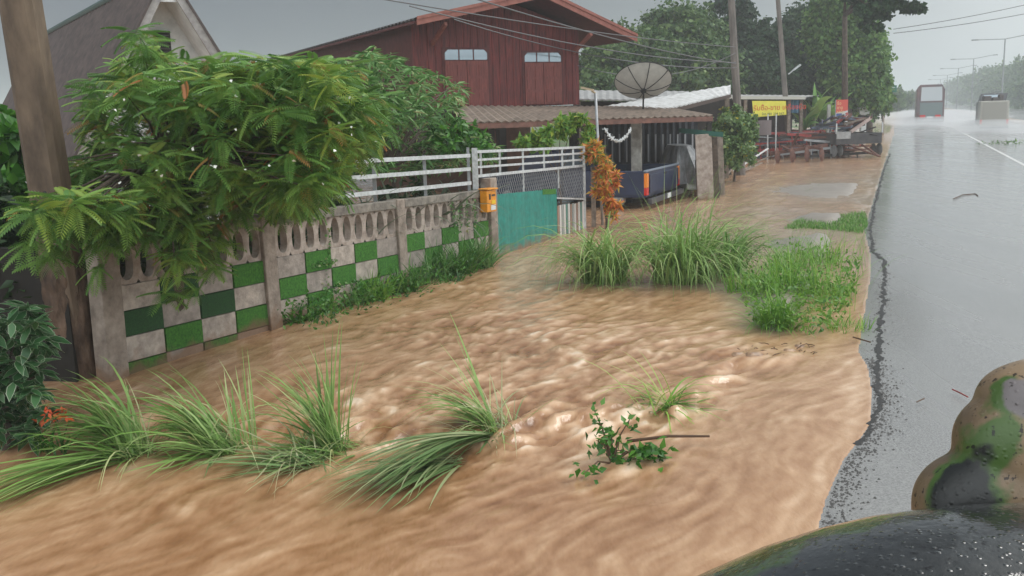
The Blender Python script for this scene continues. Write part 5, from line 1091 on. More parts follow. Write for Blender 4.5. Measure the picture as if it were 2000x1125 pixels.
crown_tree('green shrub at the left edge behind the pole', [lobe(20, 280, 10.5, 70, 70), lobe(10, 380, 10.3, 90, 60), lobe(70, 250, 10.6, 40, 40), lobe(-60, 330, 10.4, 80, 80)], A(0, 420, 10.5), 2400, .16, K_broad, name='leafy_shrub', cat='shrub', shell=.2, r0=.04, tpl=LEAF, aspect=.6)

# feathery roadside tree: whorls of pinnate fronds
def frond_tpl(npair=13):
    vs = []; fs = []; L_ = 1.0
    for i in range(npair):
        t = .12 + .88 * i / (npair - 1); x = t; z = -.30 * t ** 2; ln = .21 * math.sin(math.pi * (.25 + .62 * t)) + .03; w = .062
        for s in (-1, 1):
            b = len(vs); yb = 0; dx = .10 * t + .02
            vs += [(x, yb, z), (x - w * .45 + dx * .4, s * ln * .5, z - .035), (x + dx, s * ln, z - .085), (x + w * .85 + dx * .4, s * ln * .5, z - .025)]
            fs.append((b, b + 1, b + 2, b + 3) if s < 0 else (b, b + 3, b + 2, b + 1))
    for i in range(4):
        t0, t1 = i / 4, (i + 1) / 4; b = len(vs); vs += [(t0, -.006, -.30 * t0 ** 2 + .004), (t1, -.006, -.30 * t1 ** 2 + .004), (t1, .006, -.30 * t1 ** 2 + .004), (t0, .006, -.30 * t0 ** 2 + .004)]; fs.append((b, b + 1, b + 2, b + 3))
    return np.array(vs), np.array(fs)
FT = frond_tpl()
st_ = empty('feathery_tree', [*(A(330, 600, 9.9)[:2]), 0], 'feathery green tree with orange young tips spilling over the checkered wall', 'tree')
crown = [(170, 175), (200, 150), (250, 130), (262, 80), (285, 82), (300, 130), (400, 140), (520, 145), (600, 140), (690, 165), (725, 220), (740, 270), (700, 300), (672, 340), (650, 390), (600, 400), (550, 415), (515, 425), (470, 440), (440, 490), (400, 530), (340, 535), (310, 470), (230, 480), (190, 450), (120, 440), (60, 440), (60, 410), (130, 390), (160, 360), (165, 300), (165, 230)]
wpts = np.concatenate([polypts(crown, 620), polypts([(430, 135), (600, 128), (700, 150), (745, 215), (750, 285), (690, 330), (560, 300), (430, 200)], 150), polypts([(540, 330), (665, 320), (655, 400), (600, 425), (540, 430)], 60)]); P = []; D = []; TT_ = []
tips = []
for x, y in wpts:
    dw = WP.at(x, y); # depth limit: keep hanging sprays on the road side of the wall
    d = ray(x, y); tw_ = ((WP.o - CAM) @ WP.n) / (d @ WP.n); Yw = (CAM + d * tw_)[1]
    if y > 400: Yd = U(max(6.9, Yw - 1.6), Yw - .45)
    elif x < 240: Yd = U(9.5, 10.6)
    else: Yd = U(7.8, 11.0)
    c = A(x, y, Yd); tips.append(c); k = rng.integers(8, 13); az = U(0, 6.28, k); el_ = np.radians(U(-48, 35, k)); d = np.stack([np.cos(az) * np.cos(el_), np.sin(az) * np.cos(el_), np.sin(el_)], 1)
    P.append(np.tile(c, (k, 1)) + d * .03 + [0, 0, .08]); D.append(d); base_t = np.clip(rng.normal(.46, .19), 0, .82); TT_.append(np.clip(base_t + rng.normal(0, .08, k), 0, .8))
    if U(0, 1) < .6: P.append(c[None] + [0, 0, .12]); D.append(np.array([[U(-1, 1), U(-1, 1), -.2]])); TT_.append(np.array([U(.82, 1)]))
for x, y, yd in ((95, 500, 7.9), (60, 470, 7.7), (140, 450, 7.9), (190, 520, 8.0), (240, 200, 8.2), (380, 560, 8.4), (420, 520, 8.6), (320, 570, 8.3), (350, 540, 8.3), (275, 110, 8.6), (275, 90, 8.6)) + tuple((U(120, 225), U(320, 440), U(9.3, 9.9)) for _ in range(34)) + tuple((U(90, 240), U(420, 490), U(7.8, 8.4)) for _ in range(16)):
    c = A(x, y, yd); k = 9; az = U(0, 6.28, k); el_ = np.radians(U(-50, 10, k)); d = np.stack([np.cos(az) * np.cos(el_), np.sin(az) * np.cos(el_), np.sin(el_)], 1); P.append(np.tile(c, (k, 1))); D.append(d); TT_.append(U(.3, .6, k)); tips.append(c)
P = np.concatenate(P); D = np.concatenate(D); TT_ = np.concatenate(TT_); k = len(P)
v, f, t = scatter(FT[0], FT[1], P, frames(D, nrmz(np.array([0, 0, 1.]) + rng.normal(0, .25, (k, 3)))), U(.13, .27, k), TT_)
npmesh('crown', v, f, K_star, st_, attrs={'tint': np.clip(t + rng.normal(0, .03, len(t)), 0, 1)})
bs = A(330, 600, 9.9); bs[2] = 0
mb = MB(); hub = A(330, 330, 9.5); mb.tube([bs - [0, 0, .2], (bs + hub) / 2 + [.05, 0, 0], hub], [.09, .08, .06], 8)
for tp__ in tips[::4]: mb.tube([hub - [0, 0, .3 * U(0, 1)], hub + (tp__ - hub) * .5 + [0, 0, .15], tp__ + [0, 0, .06]], [.022, .012, .004], 5)
mb.build('trunk', M_bark, st_, smooth=True)
# tiny white blossoms
nb = 60; q = polypts(crown, nb); Pb = np.array([A(x, y, U(7.3, 8.4)) for x, y in q[q[:, 1] < 360]]); v, f, t = leaves_at(Pb, rng.normal(0, 1, Pb.shape), .03, aspect=.9); npmesh('blossoms', v, f, mat('white_blossom', (.75, .75, .68), .6), st_)

# ---------------------------------------------------------------- variegated shrub and red flowers, lower left
e_ = empty('variegated_shrub', [*(G(20, 880)[:2]), 0], 'bushy shrub with cream-edged leaves at the left edge of the flood', 'shrub')
P = []; D = []
for x, y in polypts([(-60, 590), (0, 600), (50, 590), (95, 640), (100, 690), (85, 740), (100, 800), (60, 860), (30, 890), (-60, 900)], 175):
    c = A(x, y, U(6.9, 7.8)); k = 8; az = U(0, 6.28, k); el_ = U(-.9, .5, k); P.append(np.tile(c, (k, 1))); D.append(np.stack([np.cos(az) * np.cos(el_), np.sin(az) * np.cos(el_), np.sin(el_)], 1))
P = np.concatenate(P); D = np.concatenate(D); n = len(P)
# each leaf: green body quad strip with a cream margin
tv = np.array([(0, 0, 0), (.3, .17, .02), (.65, .15, 0), (1, 0, -.12), (.65, -.15, 0), (.3, -.17, .02), (.32, .0, -.03), (.66, 0, -.05), (0, 0, .004), (.28, .21, .02), (.66, .19, 0), (1.06, 0, -.13), (.66, -.19, 0), (.28, -.21, .02)])
tf = np.array([(0, 6, 1, 1), (1, 6, 7, 2), (2, 7, 3, 3), (0, 5, 6, 6), (5, 4, 7, 6), (4, 3, 7, 7), (8, 1, 9, 9), (9, 1, 2, 10), (10, 2, 3, 11), (8, 13, 5, 5), (13, 12, 4, 5), (12, 11, 3, 4)])
tri = []
for q in tf: tri.append((q[0], q[1], q[2])); tri += [(q[0], q[2], q[3])] if q[2] != q[3] else []
tri = np.array(tri)
v, f, _ = scatter(tv, tri, P, frames(D, nrmz(np.array([0, 0, 1.]) + rng.normal(0, .3, (n, 3)))), .14 * U(.7, 1.25, n), np.zeros(n))
lt_ = np.array([0] * 8 + [1] * 6); tt = (U(0, .55, n)[:, None] * (1 - lt_[None]) + U(.75, 1, n)[:, None] * lt_[None]).ravel()
npmesh('foliage', v, f, K_var, e_, attrs={'tint': tt}); branches([*(G(10, 880)[:2]), 0], [A(x, y, 7.3) for x, y in polypts([(-50, 600), (80, 620), (80, 820), (-50, 850)], 40)], A(0, 800, 7.3), .03, 'stems', e_)
e_ = empty('red_flower_plant', [*(G(100, 890)[:2]), 0], 'small plant with orange-red flowers beside the variegated shrub', 'flower plant')
c = G(105, 885); v, f, t = blades(c, 26, .32, .022, 0, 180, el=(50, 88), droop=(20, 100), rad=.12); npmesh('leaves', v, f, K_broad, e_, attrs={'tint': t})
for x, y in [(80, 822), (90, 808), (120, 800), (130, 812), (105, 818)]:
    P = A(x, y, 7.0) + rng.normal(0, .012, (8, 3)); v, f, t = leaves_at(P, rng.normal(0, 1, P.shape) + [0, 0, .3], .05, aspect=.6); npmesh('flower', v, f, mat('red_petals', (.75, .11, .03), .5), e_)

# ---------------------------------------------------------------- grass in and beside the flood
def clump(px, py, parts, km, lab,  name='grass_clump', cat='grass clump', group='grass tufts standing in the flood', extra=None):
    b = G(px, py, -.04); ps = []
    for kw in parts:
        kw = dict(kw)
        if group == 'grass tufts standing in the flood' and py > 700: kw['n'] = int(kw['n'] * .72); kw['w'] = kw.get('w', .012) * 1.5
        dx = kw.pop('dx', 0); dy = kw.pop('dy', 0); ps.append(blades(b + np.array([dx, dy, 0]), kw.pop('n'), kw.pop('L'), kw.pop('w', .012), kw.pop('az'), kw.pop('azs', 30), **kw))
    if group == 'grass tufts standing in the flood':
        ps.append(blades(b, 34, .75, .010, -90, 75, el=(8, 70), droop=(30, 130), rad=.18, zmin=-.03, tint=(.75, 1))); ps.append(blades(b, 40, .45, .012, -100, 90, el=(5, 50), droop=(20, 90), rad=.2, zmin=-.03, tint=(0, .4)))
    v, f, t = merge(ps); return finish(npmesh(name, v, f, km, attrs={'tint': t}), lab, cat, group)
# azimuth: 0 = away, 90 = right, -90 = left
clump(262, 885, [dict(n=170, L=.95, az=-80, azs=26, el=(36, 80), droop=(60, 160), rad=.13), dict(n=80, L=.8, az=-100, azs=25, el=(10, 40), droop=(20, 60), rad=.16, zmin=-.03), dict(n=110, L=1.5, az=-150, azs=7, el=(6, 16), droop=(14, 26), rad=.16, dx=-.1, dy=-.05, zmin=-.03, w=.011)], K_grassb, 'leftmost grass clump bowed over the flood beside the red flowers')
clump(440, 880, [dict(n=190, L=.95, az=-80, azs=20, el=(30, 70), droop=(40, 140), rad=.14), dict(n=20, L=.75, az=-30, azs=14, el=(60, 85), droop=(10, 40), rad=.1, dx=.15), dict(n=70, L=.8, az=-125, azs=22, el=(5, 30), droop=(10, 40), rad=.16, zmin=-.03)], K_grassb, 'wide left-leaning grass clump in front of the checkered wall')
clump(655, 880, [dict(n=95, L=.86, az=-80, azs=18, el=(48, 84), droop=(15, 90), rad=.09), dict(n=26, L=.95, az=10, azs=30, el=(78, 89), droop=(5, 25), rad=.10), dict(n=90, L=.6, az=-105, azs=28, el=(5, 25), droop=(10, 40), rad=.22, zmin=-.06)], K_grassb, 'upright grass clump standing in the middle of the flood')
clump(968, 845, [dict(n=52, L=.85, az=-85, azs=14, el=(35, 60), droop=(20, 120), rad=.05), dict(n=8, L=1.0, az=-45, azs=6, el=(55, 62), droop=(5, 30), rad=.03), dict(n=26, L=.55, az=-75, azs=15, el=(15, 40), droop=(20, 70), rad=.05)], K_grassb, 'broken grass tuft with thin blades arching left over the foam')
clump(965, 850, [dict(n=120, L=1.75, az=-148, azs=6, el=(10, 20), droop=(18, 36), rad=.06, zmin=-.035, w=.016), dict(n=130, L=.95, az=-140, azs=14, el=(8, 20), droop=(10, 40), rad=.16, dx=-.35, dy=-.55, zmin=-.03, w=.014)], K_wet, 'flattened wet sheaf of grass trailing down the current')
clump(600, 900, [dict(n=60, L=.75, az=-110, azs=22, el=(4, 16), droop=(5, 30), rad=.22, zmin=-.03)], K_wet, 'flat mat of muddy grass trailing below the upright clump')
clump(1290, 800, [dict(n=40, L=.62, az=95, azs=24, el=(20, 60), droop=(50, 120), rad=.05, zmin=-.04, w=.010)], K_grassl, 'small yellow-green tuft bent over to the right near the stick')
clump(1180, 560, [dict(n=260, L=1.7, az=0, azs=180, el=(56, 86), droop=(120, 200), rad=.30, w=.020), dict(n=150, L=1.25, az=-70, azs=70, el=(58, 84), droop=(110, 180), rad=.28, w=.018), dict(n=90, L=.8, az=180, azs=50, el=(20, 60), droop=(60, 110), rad=.4)], K_grassb, 'tall grass clump with a rounded drooping head in front of the gate')
clump(1330, 558, [dict(n=290, L=1.85, az=0, azs=180, el=(60, 88), droop=(100, 190), rad=.36, w=.021), dict(n=200, L=1.5, az=180, azs=80, el=(50, 80), droop=(110, 180), rad=.40, w=.018), dict(n=120, L=1.6, az=90, azs=40, el=(60, 85), droop=(80, 150), rad=.35, dx=.4), dict(n=60, L=1.8, az=60, azs=60, el=(72, 88), droop=(30, 70), rad=.4, w=.008)], K_grassb, 'largest tall grass clump in the middle of the driveway')
clump(1425, 545, [dict(n=120, L=1.5, az=60, azs=90, el=(58, 86), droop=(100, 180), rad=.15, w=.019)], K_grass, 'narrow grass clump at the right end of the tall grass')
clump(1515, 650, [dict(n=330, L=.62, az=180, azs=85, el=(35, 85), droop=(40, 110), rad=.17), dict(n=120, L=.6, az=0, azs=180, el=(60, 88), droop=(30, 90), rad=.2)], K_grassl, 'bright green grass tussock at the front of the verge island', group='grass on the verge')
clump(1565, 600, [dict(n=150, L=.7, az=0, azs=180, el=(50, 88), droop=(40, 130), rad=.25, dx=-.35, dy=.3, w=.016), dict(n=150, L=.8, az=0, azs=180, el=(50, 88), droop=(40, 130), rad=.28, dx=.1, dy=.5, w=.016), dict(n=90, L=.5, az=0, azs=180, el=(45, 85), droop=(40, 120), rad=.22, dx=.5, dy=.35, w=.014), dict(n=70, L=.4, az=0, azs=180, el=(40, 85), droop=(30, 110), rad=.25, dx=.35, dy=-.15, w=.013), dict(n=90, L=.6, az=0, azs=180, el=(50, 88), droop=(40, 120), rad=.2, dx=-.55, dy=.8, w=.014), dict(n=120, L=1.1, az=0, azs=180, el=(70, 88), droop=(20, 90), rad=.75, w=.006)], K_grassl, 'wide patch of light weeds covering the verge island', group='grass on the verge')
clump(1600, 545, [dict(n=110, L=.55, az=0, azs=180, el=(50, 88), droop=(30, 120), rad=.28, dx=-.3, dy=.5, w=.014), dict(n=90, L=.7, az=0, azs=180, el=(50, 88), droop=(30, 120), rad=.22, dx=.35, dy=.9, w=.012), dict(n=70, L=.45, az=0, azs=180, el=(45, 88), droop=(30, 120), rad=.3, dx=.1, dy=1.5, w=.012), dict(n=80, L=.95, az=0, azs=180, el=(68, 88), droop=(20, 100), rad=.9, dy=.5, w=.005)], K_grassl, 'thin pale weeds at the back of the verge island', group='grass on the verge')
clump(1650, 650, [dict(n=150, L=.30, az=0, azs=180, el=(45, 85), droop=(20, 80), rad=.28, w=.010)], K_grassl, 'low tuft of weeds hard against the asphalt edge', group='grass on the verge')
c = G(1560, 560); pw = polypts([(1445, 530), (1560, 490), (1680, 520), (1672, 590), (1640, 650), (1560, 670), (1460, 630)], 1500); Pw = np.array([G(x, y, .05) for x, y in pw]); Pw[:, 2] += U(0, .28, len(Pw))
v, f, t = leaves_at(Pw, rng.normal(0, 1, Pw.shape) + [0, 0, .6], .07, aspect=.5); finish(npmesh('broadleaf_weeds', v, f, K_lime, attrs={'tint': t * .55}), 'broad-leaved weeds mixed through the grass of the verge island', 'weeds', kind='stuff')
# short turf strips on the verge
def turfstrip(poly, n, L_, lab, km=K_grass, z=.03):
    q = polypts(poly, n); ps = []
    P = np.array([G(x, y, z) for x, y in q]); a = U(0, 360, n); v, f, t = blades((0, 0, 0), n, L_, .012, 0, 180, el=(50, 88), droop=(10, 80), rad=0, seg=3)
    v = v.reshape(n, -1, 3) + P[:, None]; finish(npmesh('short_grass', v.reshape(-1, 3), f, km, attrs={'tint': t}), lab, 'grass', kind='stuff')
turfstrip([(1530, 448), (1560, 430), (1690, 415), (1695, 440), (1685, 456), (1600, 448)], 3600, .09, 'strip of short grass on the verge between two puddles')
turfstrip([(1560, 372), (1600, 362), (1640, 366), (1640, 378), (1580, 380)], 500, .08, 'thin patch of short grass and mud beyond the grass strip')
turfstrip([(1660, 245), (1740, 222), (1742, 250), (1735, 262), (1700, 262)], 2500, .35, 'green verge grass past the trailer', K_bamb, 0)
# plants along the wall foot
def footplant(px, py, n, L_, km, lab, w=.02, el=(40, 88), droop=(20, 110), rad=.18):
    b = G(px, py, -.05); v, f, t = blades(b, n, L_, w, 0, 180, el=el, droop=droop, rad=rad, seg=6); finish(npmesh('wall_foot_plant', v, f, km, attrs={'tint': t}), lab, 'plant', 'plants along the foot of the wall')
footplant(585, 640, 90, .42, K_broad, 'leafy plant at the foot of the second wall post', .035); footplant(640, 626, 100, .36, K_grass, 'low green plant right of the leafy one by the wall'); footplant(690, 606, 120, .5, K_lance, 'dark low plant under the middle wall bay')
footplant(728, 598, 180, .55, K_grassl, 'bright green tuft at the wall in front of the third post', .022); footplant(755, 588, 90, .6, K_grass, 'tall thin tuft touching the third wall post'); footplant(820, 565, 130, .7, K_lance, 'grey weeds at the start of the last wall bay', .02)
footplant(860, 552, 140, .85, K_lance, 'tall grey-green weed in the last wall bay', .02); footplant(900, 545, 160, .8, K_broad, 'bushy green weed in the last wall bay', .025); footplant(938, 532, 160, .8, K_lance, 'dark bushy weed nearest the gate post', .025); footplant(880, 560, 90, .3, K_broad, 'low leafy weed at the water edge before the gate post', .03)
footplant(790, 580, 120, .5, K_broad, 'dark low weed right of the third wall post', .03)
q = polypts([(550, 655), (700, 570), (780, 545), (860, 520), (960, 480), (968, 520), (900, 565), (780, 600), (640, 650)], 1700); P = np.array([G(x, y, 0) for x, y in q]); P[:, 2] = U(0, .34, len(P)); P = P + np.array(WP.n) * -.05
v, f, t = leaves_at(P, rng.normal(0, 1, P.shape), .06, aspect=.55); finish(npmesh('creeping_weeds', v, f, K_broad, attrs={'tint': t}), 'creeping leafy weeds tangled along the foot of the wall', 'weeds', kind='stuff')
# climbing vines on the wall panels
P = []
for s0_, z0_, s1_, z1_ in ((3.35, 1.2, 3.2, .3), (2.95, .75, 3.45, .72), (3.2, .42, 3.9, .4), (6.4, 1.25, 6.5, .85), (6.9, 1.25, 6.85, .8), (6.65, 1.2, 6.6, .8), (7.1, 1.25, 7.15, .9)):
    for t in np.linspace(0, 1, 46): P.append(wp(s0_ + (s1_ - s0_) * t + U(-.05, .05), z0_ + (z1_ - z0_) * t + U(-.04, .04), .02))
P = np.array(P); v, f, t = leaves_at(P, rng.normal(0, 1, P.shape) + WP.n * .4, .045, aspect=.8); finish(npmesh('climbing_vine', v, f, K_lance, attrs={'tint': t}), 'thin climbing vine on the checkered wall panels', 'vine')

# ---------------------------------------------------------------- floating debris
a_, b_ = G(1225, 862, .02), G(1386, 852, .05); mb = MB(); mb.tube([a_, (a_ + b_) / 2 + [0, 0, .02], b_], [.012, .011, .009], 7); finish(mb.build('stick', M_twig, smooth=True), 'thin brown stick lying across the current by the leafy branch', 'stick')
e_ = empty('leafy_branch', G(1190, 900), 'broken leafy branch caught upright in the flood', 'branch')
P = []; mb = MB(); b = G(1195, 905, -.03)
for tx, ty in ((1160, 800), (1175, 835), (1228, 822), (1165, 860), (1140, 925), (1180, 870), (1215, 880), (1250, 885), (1270, 880), (1195, 850)):
    t_ = A(tx, ty, b[1] + U(-.1, .15)) if ty < 870 else G(tx, ty, .03); mb.tube([b, (b + t_) / 2 + [0, 0, .05], t_], [.008, .006, .003], 5)
    for k in range(16): P.append(t_ + rng.normal(0, .045, 3) + (b - t_) * U(0, .35))
mb.build('twigs', M_twig, e_); P = np.array(P); P[:, 2] = np.maximum(P[:, 2], .0); v, f, t = leaves_at(P, rng.normal(0, 1, P.shape), .07, aspect=.55); npmesh('leaves', v, f, K_broad, e_, attrs={'tint': t})
b = G(1262, 890, .02); P = b + rng.normal(0, 1, (70, 3)) * [.11, .08, .04]; P[:, 2] = np.abs(P[:, 2]); v, f, t = leaves_at(P, rng.normal(0, 1, P.shape), .08, aspect=.6); finish(npmesh('leaf_bunch', v, f, K_broad, attrs={'tint': t}), 'bunch of dark green leaves floating under the stick', 'leaves', kind='stuff')
# stones breaking the surface at the island foot
for px, py, r, lab in ((1470, 700, .07, 'orange-brown stone breaking the water left of the verge island'), (1440, 697, .05, 'smaller stone left of the orange-brown one'), (1540, 690, .05, 'pale stone at the foot of the verge island'), (1560, 680, .04, 'small pale stone under the tussock'), (1510, 688, .035, 'small grey stone between the larger ones')):
    c = G(px, py, .0); mb = MB(); n_ = 10; vv = [c + [0, 0, r * .9]]; fs = []
    for i in range(1, 5):
        for j in range(n_):
            t = 2 * math.pi * j / n_; ph_ = i * math.pi / 8 * 1.3; k_ = r * (1 + .2 * math.sin(3 * t + i) + .12 * math.sin(5 * t)); vv.append(c + [k_ * 1.5 * math.sin(ph_) * math.cos(t), k_ * math.sin(ph_) * math.sin(t), k_ * .9 * math.cos(ph_)])
    fs = [(0, 1 + j, 1 + (j + 1) % n_) for j in range(n_)] + [(1 + i * n_ + j, 1 + (i + 1) * n_ + j, 1 + (i + 1) * n_ + (j + 1) % n_, 1 + i * n_ + (j + 1) % n_) for i in range(3) for j in range(n_)]
    mb.add(vv, fs); finish(mb.build('stone', mat('wet_stone', (.40, .25, .15), .4, col2=(.22, .14, .09), scale=20), smooth=True), lab, 'stone', 'stones at the island edge')
for k_ in range(26):
    c = G(U(1440, 1600), U(672, 700), .02) + [0, 0, U(0, .02)]; d = np.array([U(-1, 1), U(-1, 1), U(-.1, .2)]) * U(.03, .09); mb = MB(); mb.tube([c - d, c + d * .2 + [0, 0, .008], c + d], .004, 5); finish(mb.build('twig', M_twig), 'short dark twig in the debris below the bright green tussock', 'twig', 'twigs washed up under the tussock')
# litter on the road
for (pts, r, m_, lab) in (([(1862, 390), (1880, 382), (1905, 380), (1910, 384)], .012, M_twig, 'curved dark twig lying on the wet road'), ([(1860, 765), (1875, 772), (1890, 780)], .006, M_redp, 'thin reddish twig on the asphalt near the mirror'), ([(1666, 662), (1700, 672)], .008, M_twig, 'dark twig across the broken asphalt edge'), ([(1790, 790), (1805, 783)], .005, M_twig, 'tiny twig on the asphalt beside the crumbled edge')):
    q = [G(x, y, .045) + [0, 0, .02] for x, y in pts]; mb = MB(); mb.tube(q, r, 5); finish(mb.build('twig', m_), lab, 'twig')
c = G(1965, 281, .08); P = c + rng.normal(0, 1, (90, 3)) * [.7, .6, .04]; P[:, 2] = .1 + np.abs(rng.normal(0, .06, 90)); v, f, t = leaves_at(P, rng.normal(0, 1, P.shape), .2, aspect=.4); finish(npmesh('fallen_branch', v, f, K_bamb, attrs={'tint': t}), 'small fallen green leafy litter lying on the road near the lane line', 'branch', kind='stuff')

# ---------------------------------------------------------------- wet vehicle in the foreground, at the right
def patch_mat(name, base, spots, rough=.3):
    """wet panel: colour patches at fixed places, painted-in reflections on the mirror"""
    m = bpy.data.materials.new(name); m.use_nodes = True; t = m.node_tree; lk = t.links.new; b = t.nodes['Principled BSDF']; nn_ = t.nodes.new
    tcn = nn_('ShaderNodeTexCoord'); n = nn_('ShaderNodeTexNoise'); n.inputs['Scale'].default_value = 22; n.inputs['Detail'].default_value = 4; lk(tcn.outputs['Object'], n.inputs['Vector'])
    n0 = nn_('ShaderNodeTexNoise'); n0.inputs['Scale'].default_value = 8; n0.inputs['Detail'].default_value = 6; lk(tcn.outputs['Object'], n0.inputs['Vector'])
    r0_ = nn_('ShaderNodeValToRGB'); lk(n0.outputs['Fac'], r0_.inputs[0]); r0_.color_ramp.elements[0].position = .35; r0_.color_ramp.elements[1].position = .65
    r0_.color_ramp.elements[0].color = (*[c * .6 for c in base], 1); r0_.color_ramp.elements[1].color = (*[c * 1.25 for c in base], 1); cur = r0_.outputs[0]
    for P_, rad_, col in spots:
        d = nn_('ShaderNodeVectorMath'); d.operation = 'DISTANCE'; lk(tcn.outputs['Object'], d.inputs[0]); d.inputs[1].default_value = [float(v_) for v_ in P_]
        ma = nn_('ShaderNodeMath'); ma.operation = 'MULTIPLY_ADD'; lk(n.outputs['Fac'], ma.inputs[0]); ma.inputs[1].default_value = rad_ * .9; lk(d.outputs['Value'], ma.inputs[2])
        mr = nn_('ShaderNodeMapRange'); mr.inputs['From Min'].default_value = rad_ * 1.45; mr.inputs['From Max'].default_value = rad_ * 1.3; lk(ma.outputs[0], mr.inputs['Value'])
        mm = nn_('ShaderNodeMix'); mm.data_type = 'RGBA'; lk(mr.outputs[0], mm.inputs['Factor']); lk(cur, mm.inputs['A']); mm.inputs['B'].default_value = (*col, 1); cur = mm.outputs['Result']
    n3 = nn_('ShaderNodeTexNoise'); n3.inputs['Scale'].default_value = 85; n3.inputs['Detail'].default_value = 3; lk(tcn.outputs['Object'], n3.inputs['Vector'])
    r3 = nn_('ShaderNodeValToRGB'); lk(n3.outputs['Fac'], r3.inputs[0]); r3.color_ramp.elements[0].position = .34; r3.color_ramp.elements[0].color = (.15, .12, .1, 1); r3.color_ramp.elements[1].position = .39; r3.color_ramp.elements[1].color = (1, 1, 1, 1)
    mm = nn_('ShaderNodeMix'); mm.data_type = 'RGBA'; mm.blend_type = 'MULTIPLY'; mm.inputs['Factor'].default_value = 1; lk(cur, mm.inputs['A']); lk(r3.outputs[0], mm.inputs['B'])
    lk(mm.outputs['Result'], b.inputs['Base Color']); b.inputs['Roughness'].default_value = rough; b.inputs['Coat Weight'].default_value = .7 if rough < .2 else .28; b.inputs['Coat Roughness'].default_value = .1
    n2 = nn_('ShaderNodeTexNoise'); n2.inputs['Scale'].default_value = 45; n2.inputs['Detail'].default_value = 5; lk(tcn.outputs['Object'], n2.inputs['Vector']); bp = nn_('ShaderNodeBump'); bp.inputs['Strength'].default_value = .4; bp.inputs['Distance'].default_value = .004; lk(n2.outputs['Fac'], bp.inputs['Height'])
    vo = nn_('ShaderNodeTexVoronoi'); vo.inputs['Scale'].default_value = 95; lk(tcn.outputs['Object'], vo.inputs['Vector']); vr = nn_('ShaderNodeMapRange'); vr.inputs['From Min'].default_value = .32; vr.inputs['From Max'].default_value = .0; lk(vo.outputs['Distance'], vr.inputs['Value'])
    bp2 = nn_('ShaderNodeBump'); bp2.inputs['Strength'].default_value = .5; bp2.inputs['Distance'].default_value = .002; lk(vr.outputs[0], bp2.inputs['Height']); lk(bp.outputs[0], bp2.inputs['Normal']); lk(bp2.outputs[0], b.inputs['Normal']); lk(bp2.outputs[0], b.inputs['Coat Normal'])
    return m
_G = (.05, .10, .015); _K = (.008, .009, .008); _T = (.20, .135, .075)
M_camo = patch_mat('painted_reflection_mirror', _T, [(A(1940, 760, 1.36), .062, _G), (A(1950, 830, 1.34), .045, _G), (A(1895, 890, 1.33), .080, _G), (A(1880, 960, 1.32), .085, _G), (A(1995, 770, 1.36), .036, (.15, .13, .13)), (A(1885, 915, 1.33), .058, _K), (A(1890, 960, 1.32), .064, _K), (A(1885, 1000, 1.32), .066, _K)], .5)  # reflections of flood, grass and grey sky painted in as colour patches
M_wing = patch_mat('wet_mottled_wing', (.022, .024, .024), [(A(1480, 1075, 1.25), .07, (.03, .06, .01)), (A(1650, 1015, 1.27), .06, (.03, .06, .012)), (A(1810, 1060, 1.15), .04, (.008, .009, .008))], .10)
tk = empty('parked_vehicle', A(1950, 1125, 1.1) * [1, 1, 0], 'wet dark vehicle wing and mottled tan, green and black mirror close at lower right', 'vehicle')
# fender: swept cross-section whose crest follows the outline in the photograph
crest = [(1180, 1210), (1300, 1160), (1390, 1118), (1500, 1070), (1610, 1034), (1720, 1008), (1830, 992), (1940, 983), (2060, 980), (2200, 985), (2400, 1010)]
V = []; nc_ = 22
for i, (x, y) in enumerate(crest):
    c = A(x, y, 1.25 - .0 * i)
    for j in range(nc_):
        a = math.pi * (j / (nc_ - 1)) * 1.0 - .5 * math.pi * .25
        V.append(c + np.array([.02 * math.cos(a), .28 * math.cos(a) - .10, .20 * math.sin(a) - .19]))
V = np.array(V); npmesh('fender', V, gridfaces(len(crest), nc_), M_wing, tk, smooth=True)
def blobmesh(name, ells, parent, m_, vox=.006):
    mb = MB()
    for c, r, rz in ells:
        n1, n2_ = 14, 24; vv = []; ca_, sa_ = math.cos(rz), math.sin(rz)
        for i in range(n1 + 1):
            for j in range(n2_):
                p_ = math.pi * i / n1; t = 2 * math.pi * j / n2_; sp = lambda v_: math.copysign(abs(v_) ** .8, v_)
                l_ = np.array([r[0] * sp(math.sin(p_)) * sp(math.cos(t)), r[1] * sp(math.sin(p_)) * sp(math.sin(t)), r[2] * sp(math.cos(p_))])
                x_ = l_[0] * ca_ - l_[2] * sa_; z_ = l_[0] * sa_ + l_[2] * ca_; vv.append(np.array(c) + [x_, l_[1], z_])
        mb.add(vv, [(i * n2_ + j, i * n2_ + (j + 1) % n2_, (i + 1) * n2_ + (j + 1) % n2_, (i + 1) * n2_ + j) for i in range(n1) for j in range(n2_)])
    o = mb.build(name, m_, parent, smooth=True); rm = o.modifiers.new('remesh', 'REMESH'); rm.mode = 'VOXEL'; rm.voxel_size = vox; rm.use_smooth_shade = True
    sm_ = o.modifiers.new('smooth', 'SMOOTH'); sm_.iterations = 6; sm_.factor = .8; return o
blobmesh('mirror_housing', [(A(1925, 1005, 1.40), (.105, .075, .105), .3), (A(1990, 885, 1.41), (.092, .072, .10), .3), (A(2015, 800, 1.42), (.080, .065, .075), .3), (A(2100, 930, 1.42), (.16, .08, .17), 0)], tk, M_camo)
mb = MB(); mb.tube([A(1960, 1000, 1.40), A(1990, 1090, 1.36)], .03, 10); mb.build('mirror_bracket', M_black, tk, smooth=True)
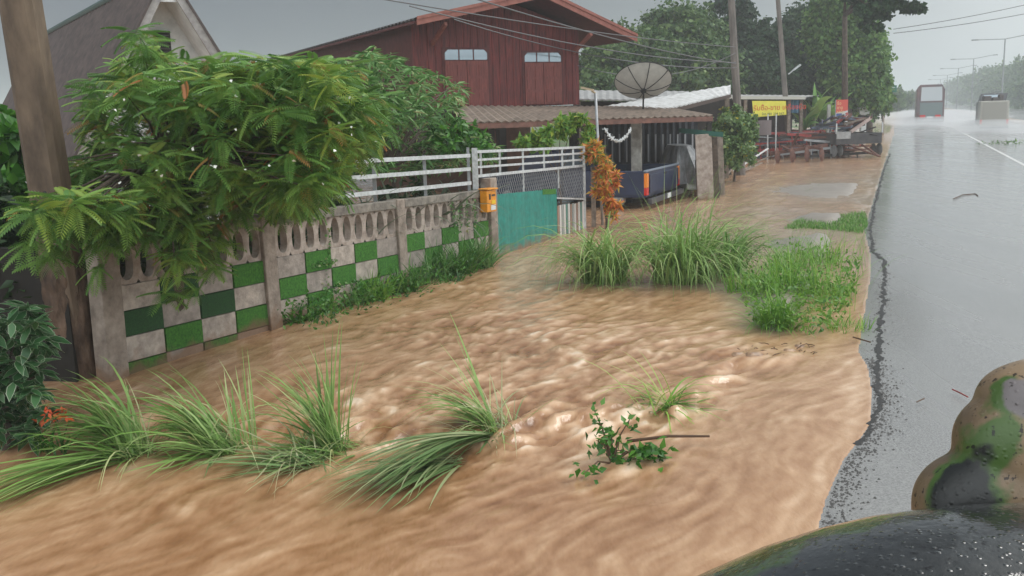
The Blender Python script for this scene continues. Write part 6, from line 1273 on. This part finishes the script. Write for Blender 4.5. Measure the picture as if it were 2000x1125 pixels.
mb = MB(); _c = A(2400, 1130, 1.3); mb.box((_c[0] + .3, _c[1] - .2, .6), 1.0, 1.0, _c[2] - .75); mb.build('bonnet_side', M_wing, tk, bevel=.08)

# ---------------------------------------------------------------- rain haze and road spray
def volume(name, dens, col=(.86, .9, .93)):
    m = bpy.data.materials.new(name); m.use_nodes = True; t = m.node_tree; t.nodes.remove(t.nodes['Principled BSDF']); v = t.nodes.new('ShaderNodeVolumePrincipled')
    v.inputs['Color'].default_value = (*col, 1); v.inputs['Density'].default_value = dens; v.inputs['Anisotropy'].default_value = .1; t.links.new(v.outputs[0], t.nodes['Material Output'].inputs['Volume']); return m
mb = MB(); mb.box((0, 550, -5), 2400, 2200, 27); finish(mb.build('haze', volume('rain_haze', .0018)), 'thin grey rain haze', 'haze', kind='stuff')
def spray(a, l, ra_, rl_, h, dens, lab):
    mb = MB(); n1, n2_ = 10, 24; c = RW(a, l); vv = []
    for i in range(n1 + 1):
        for j in range(n2_):
            p_ = math.pi * i / n1; t = 2 * math.pi * j / n2_; k_ = 1 + .14 * math.sin(3 * t + 2 * i) + .1 * math.sin(5 * t - i)
            q = c + RD * ra_ * k_ * math.sin(p_) * math.cos(t) + RN * rl_ * k_ * math.sin(p_) * math.sin(t); q[2] = h * .45 + h * .55 * math.cos(p_); vv.append(q)
    mb.add(vv, [(i * n2_ + j, i * n2_ + (j + 1) % n2_, (i + 1) * n2_ + (j + 1) % n2_, (i + 1) * n2_ + j) for i in range(n1) for j in range(n2_)])
    finish(mb.build('spray', volume('road_spray_%d' % int(a), dens, (.95, .96, .97))), lab, 'spray', kind='stuff')
ba = (bp_.P(u1 / 2, 0) @ RD, bp_.P(1.2, 0) @ RN); va = (vp.P(.8, 0) @ RD, vp.P(.8, 0) @ RN)
spray(ba[0] - 2, ba[1], 7, 3.6, 1.0, .13, 'white tyre spray thrown up behind the bus'); spray(va[0] - 1.5, va[1], 6, 3.2, 1.0, .2, 'white tyre spray behind the beige pickup'); spray(ba[0] + 34, 3.5, 46, 7, 1.2, .045, 'faint drifting mist over the wet highway')
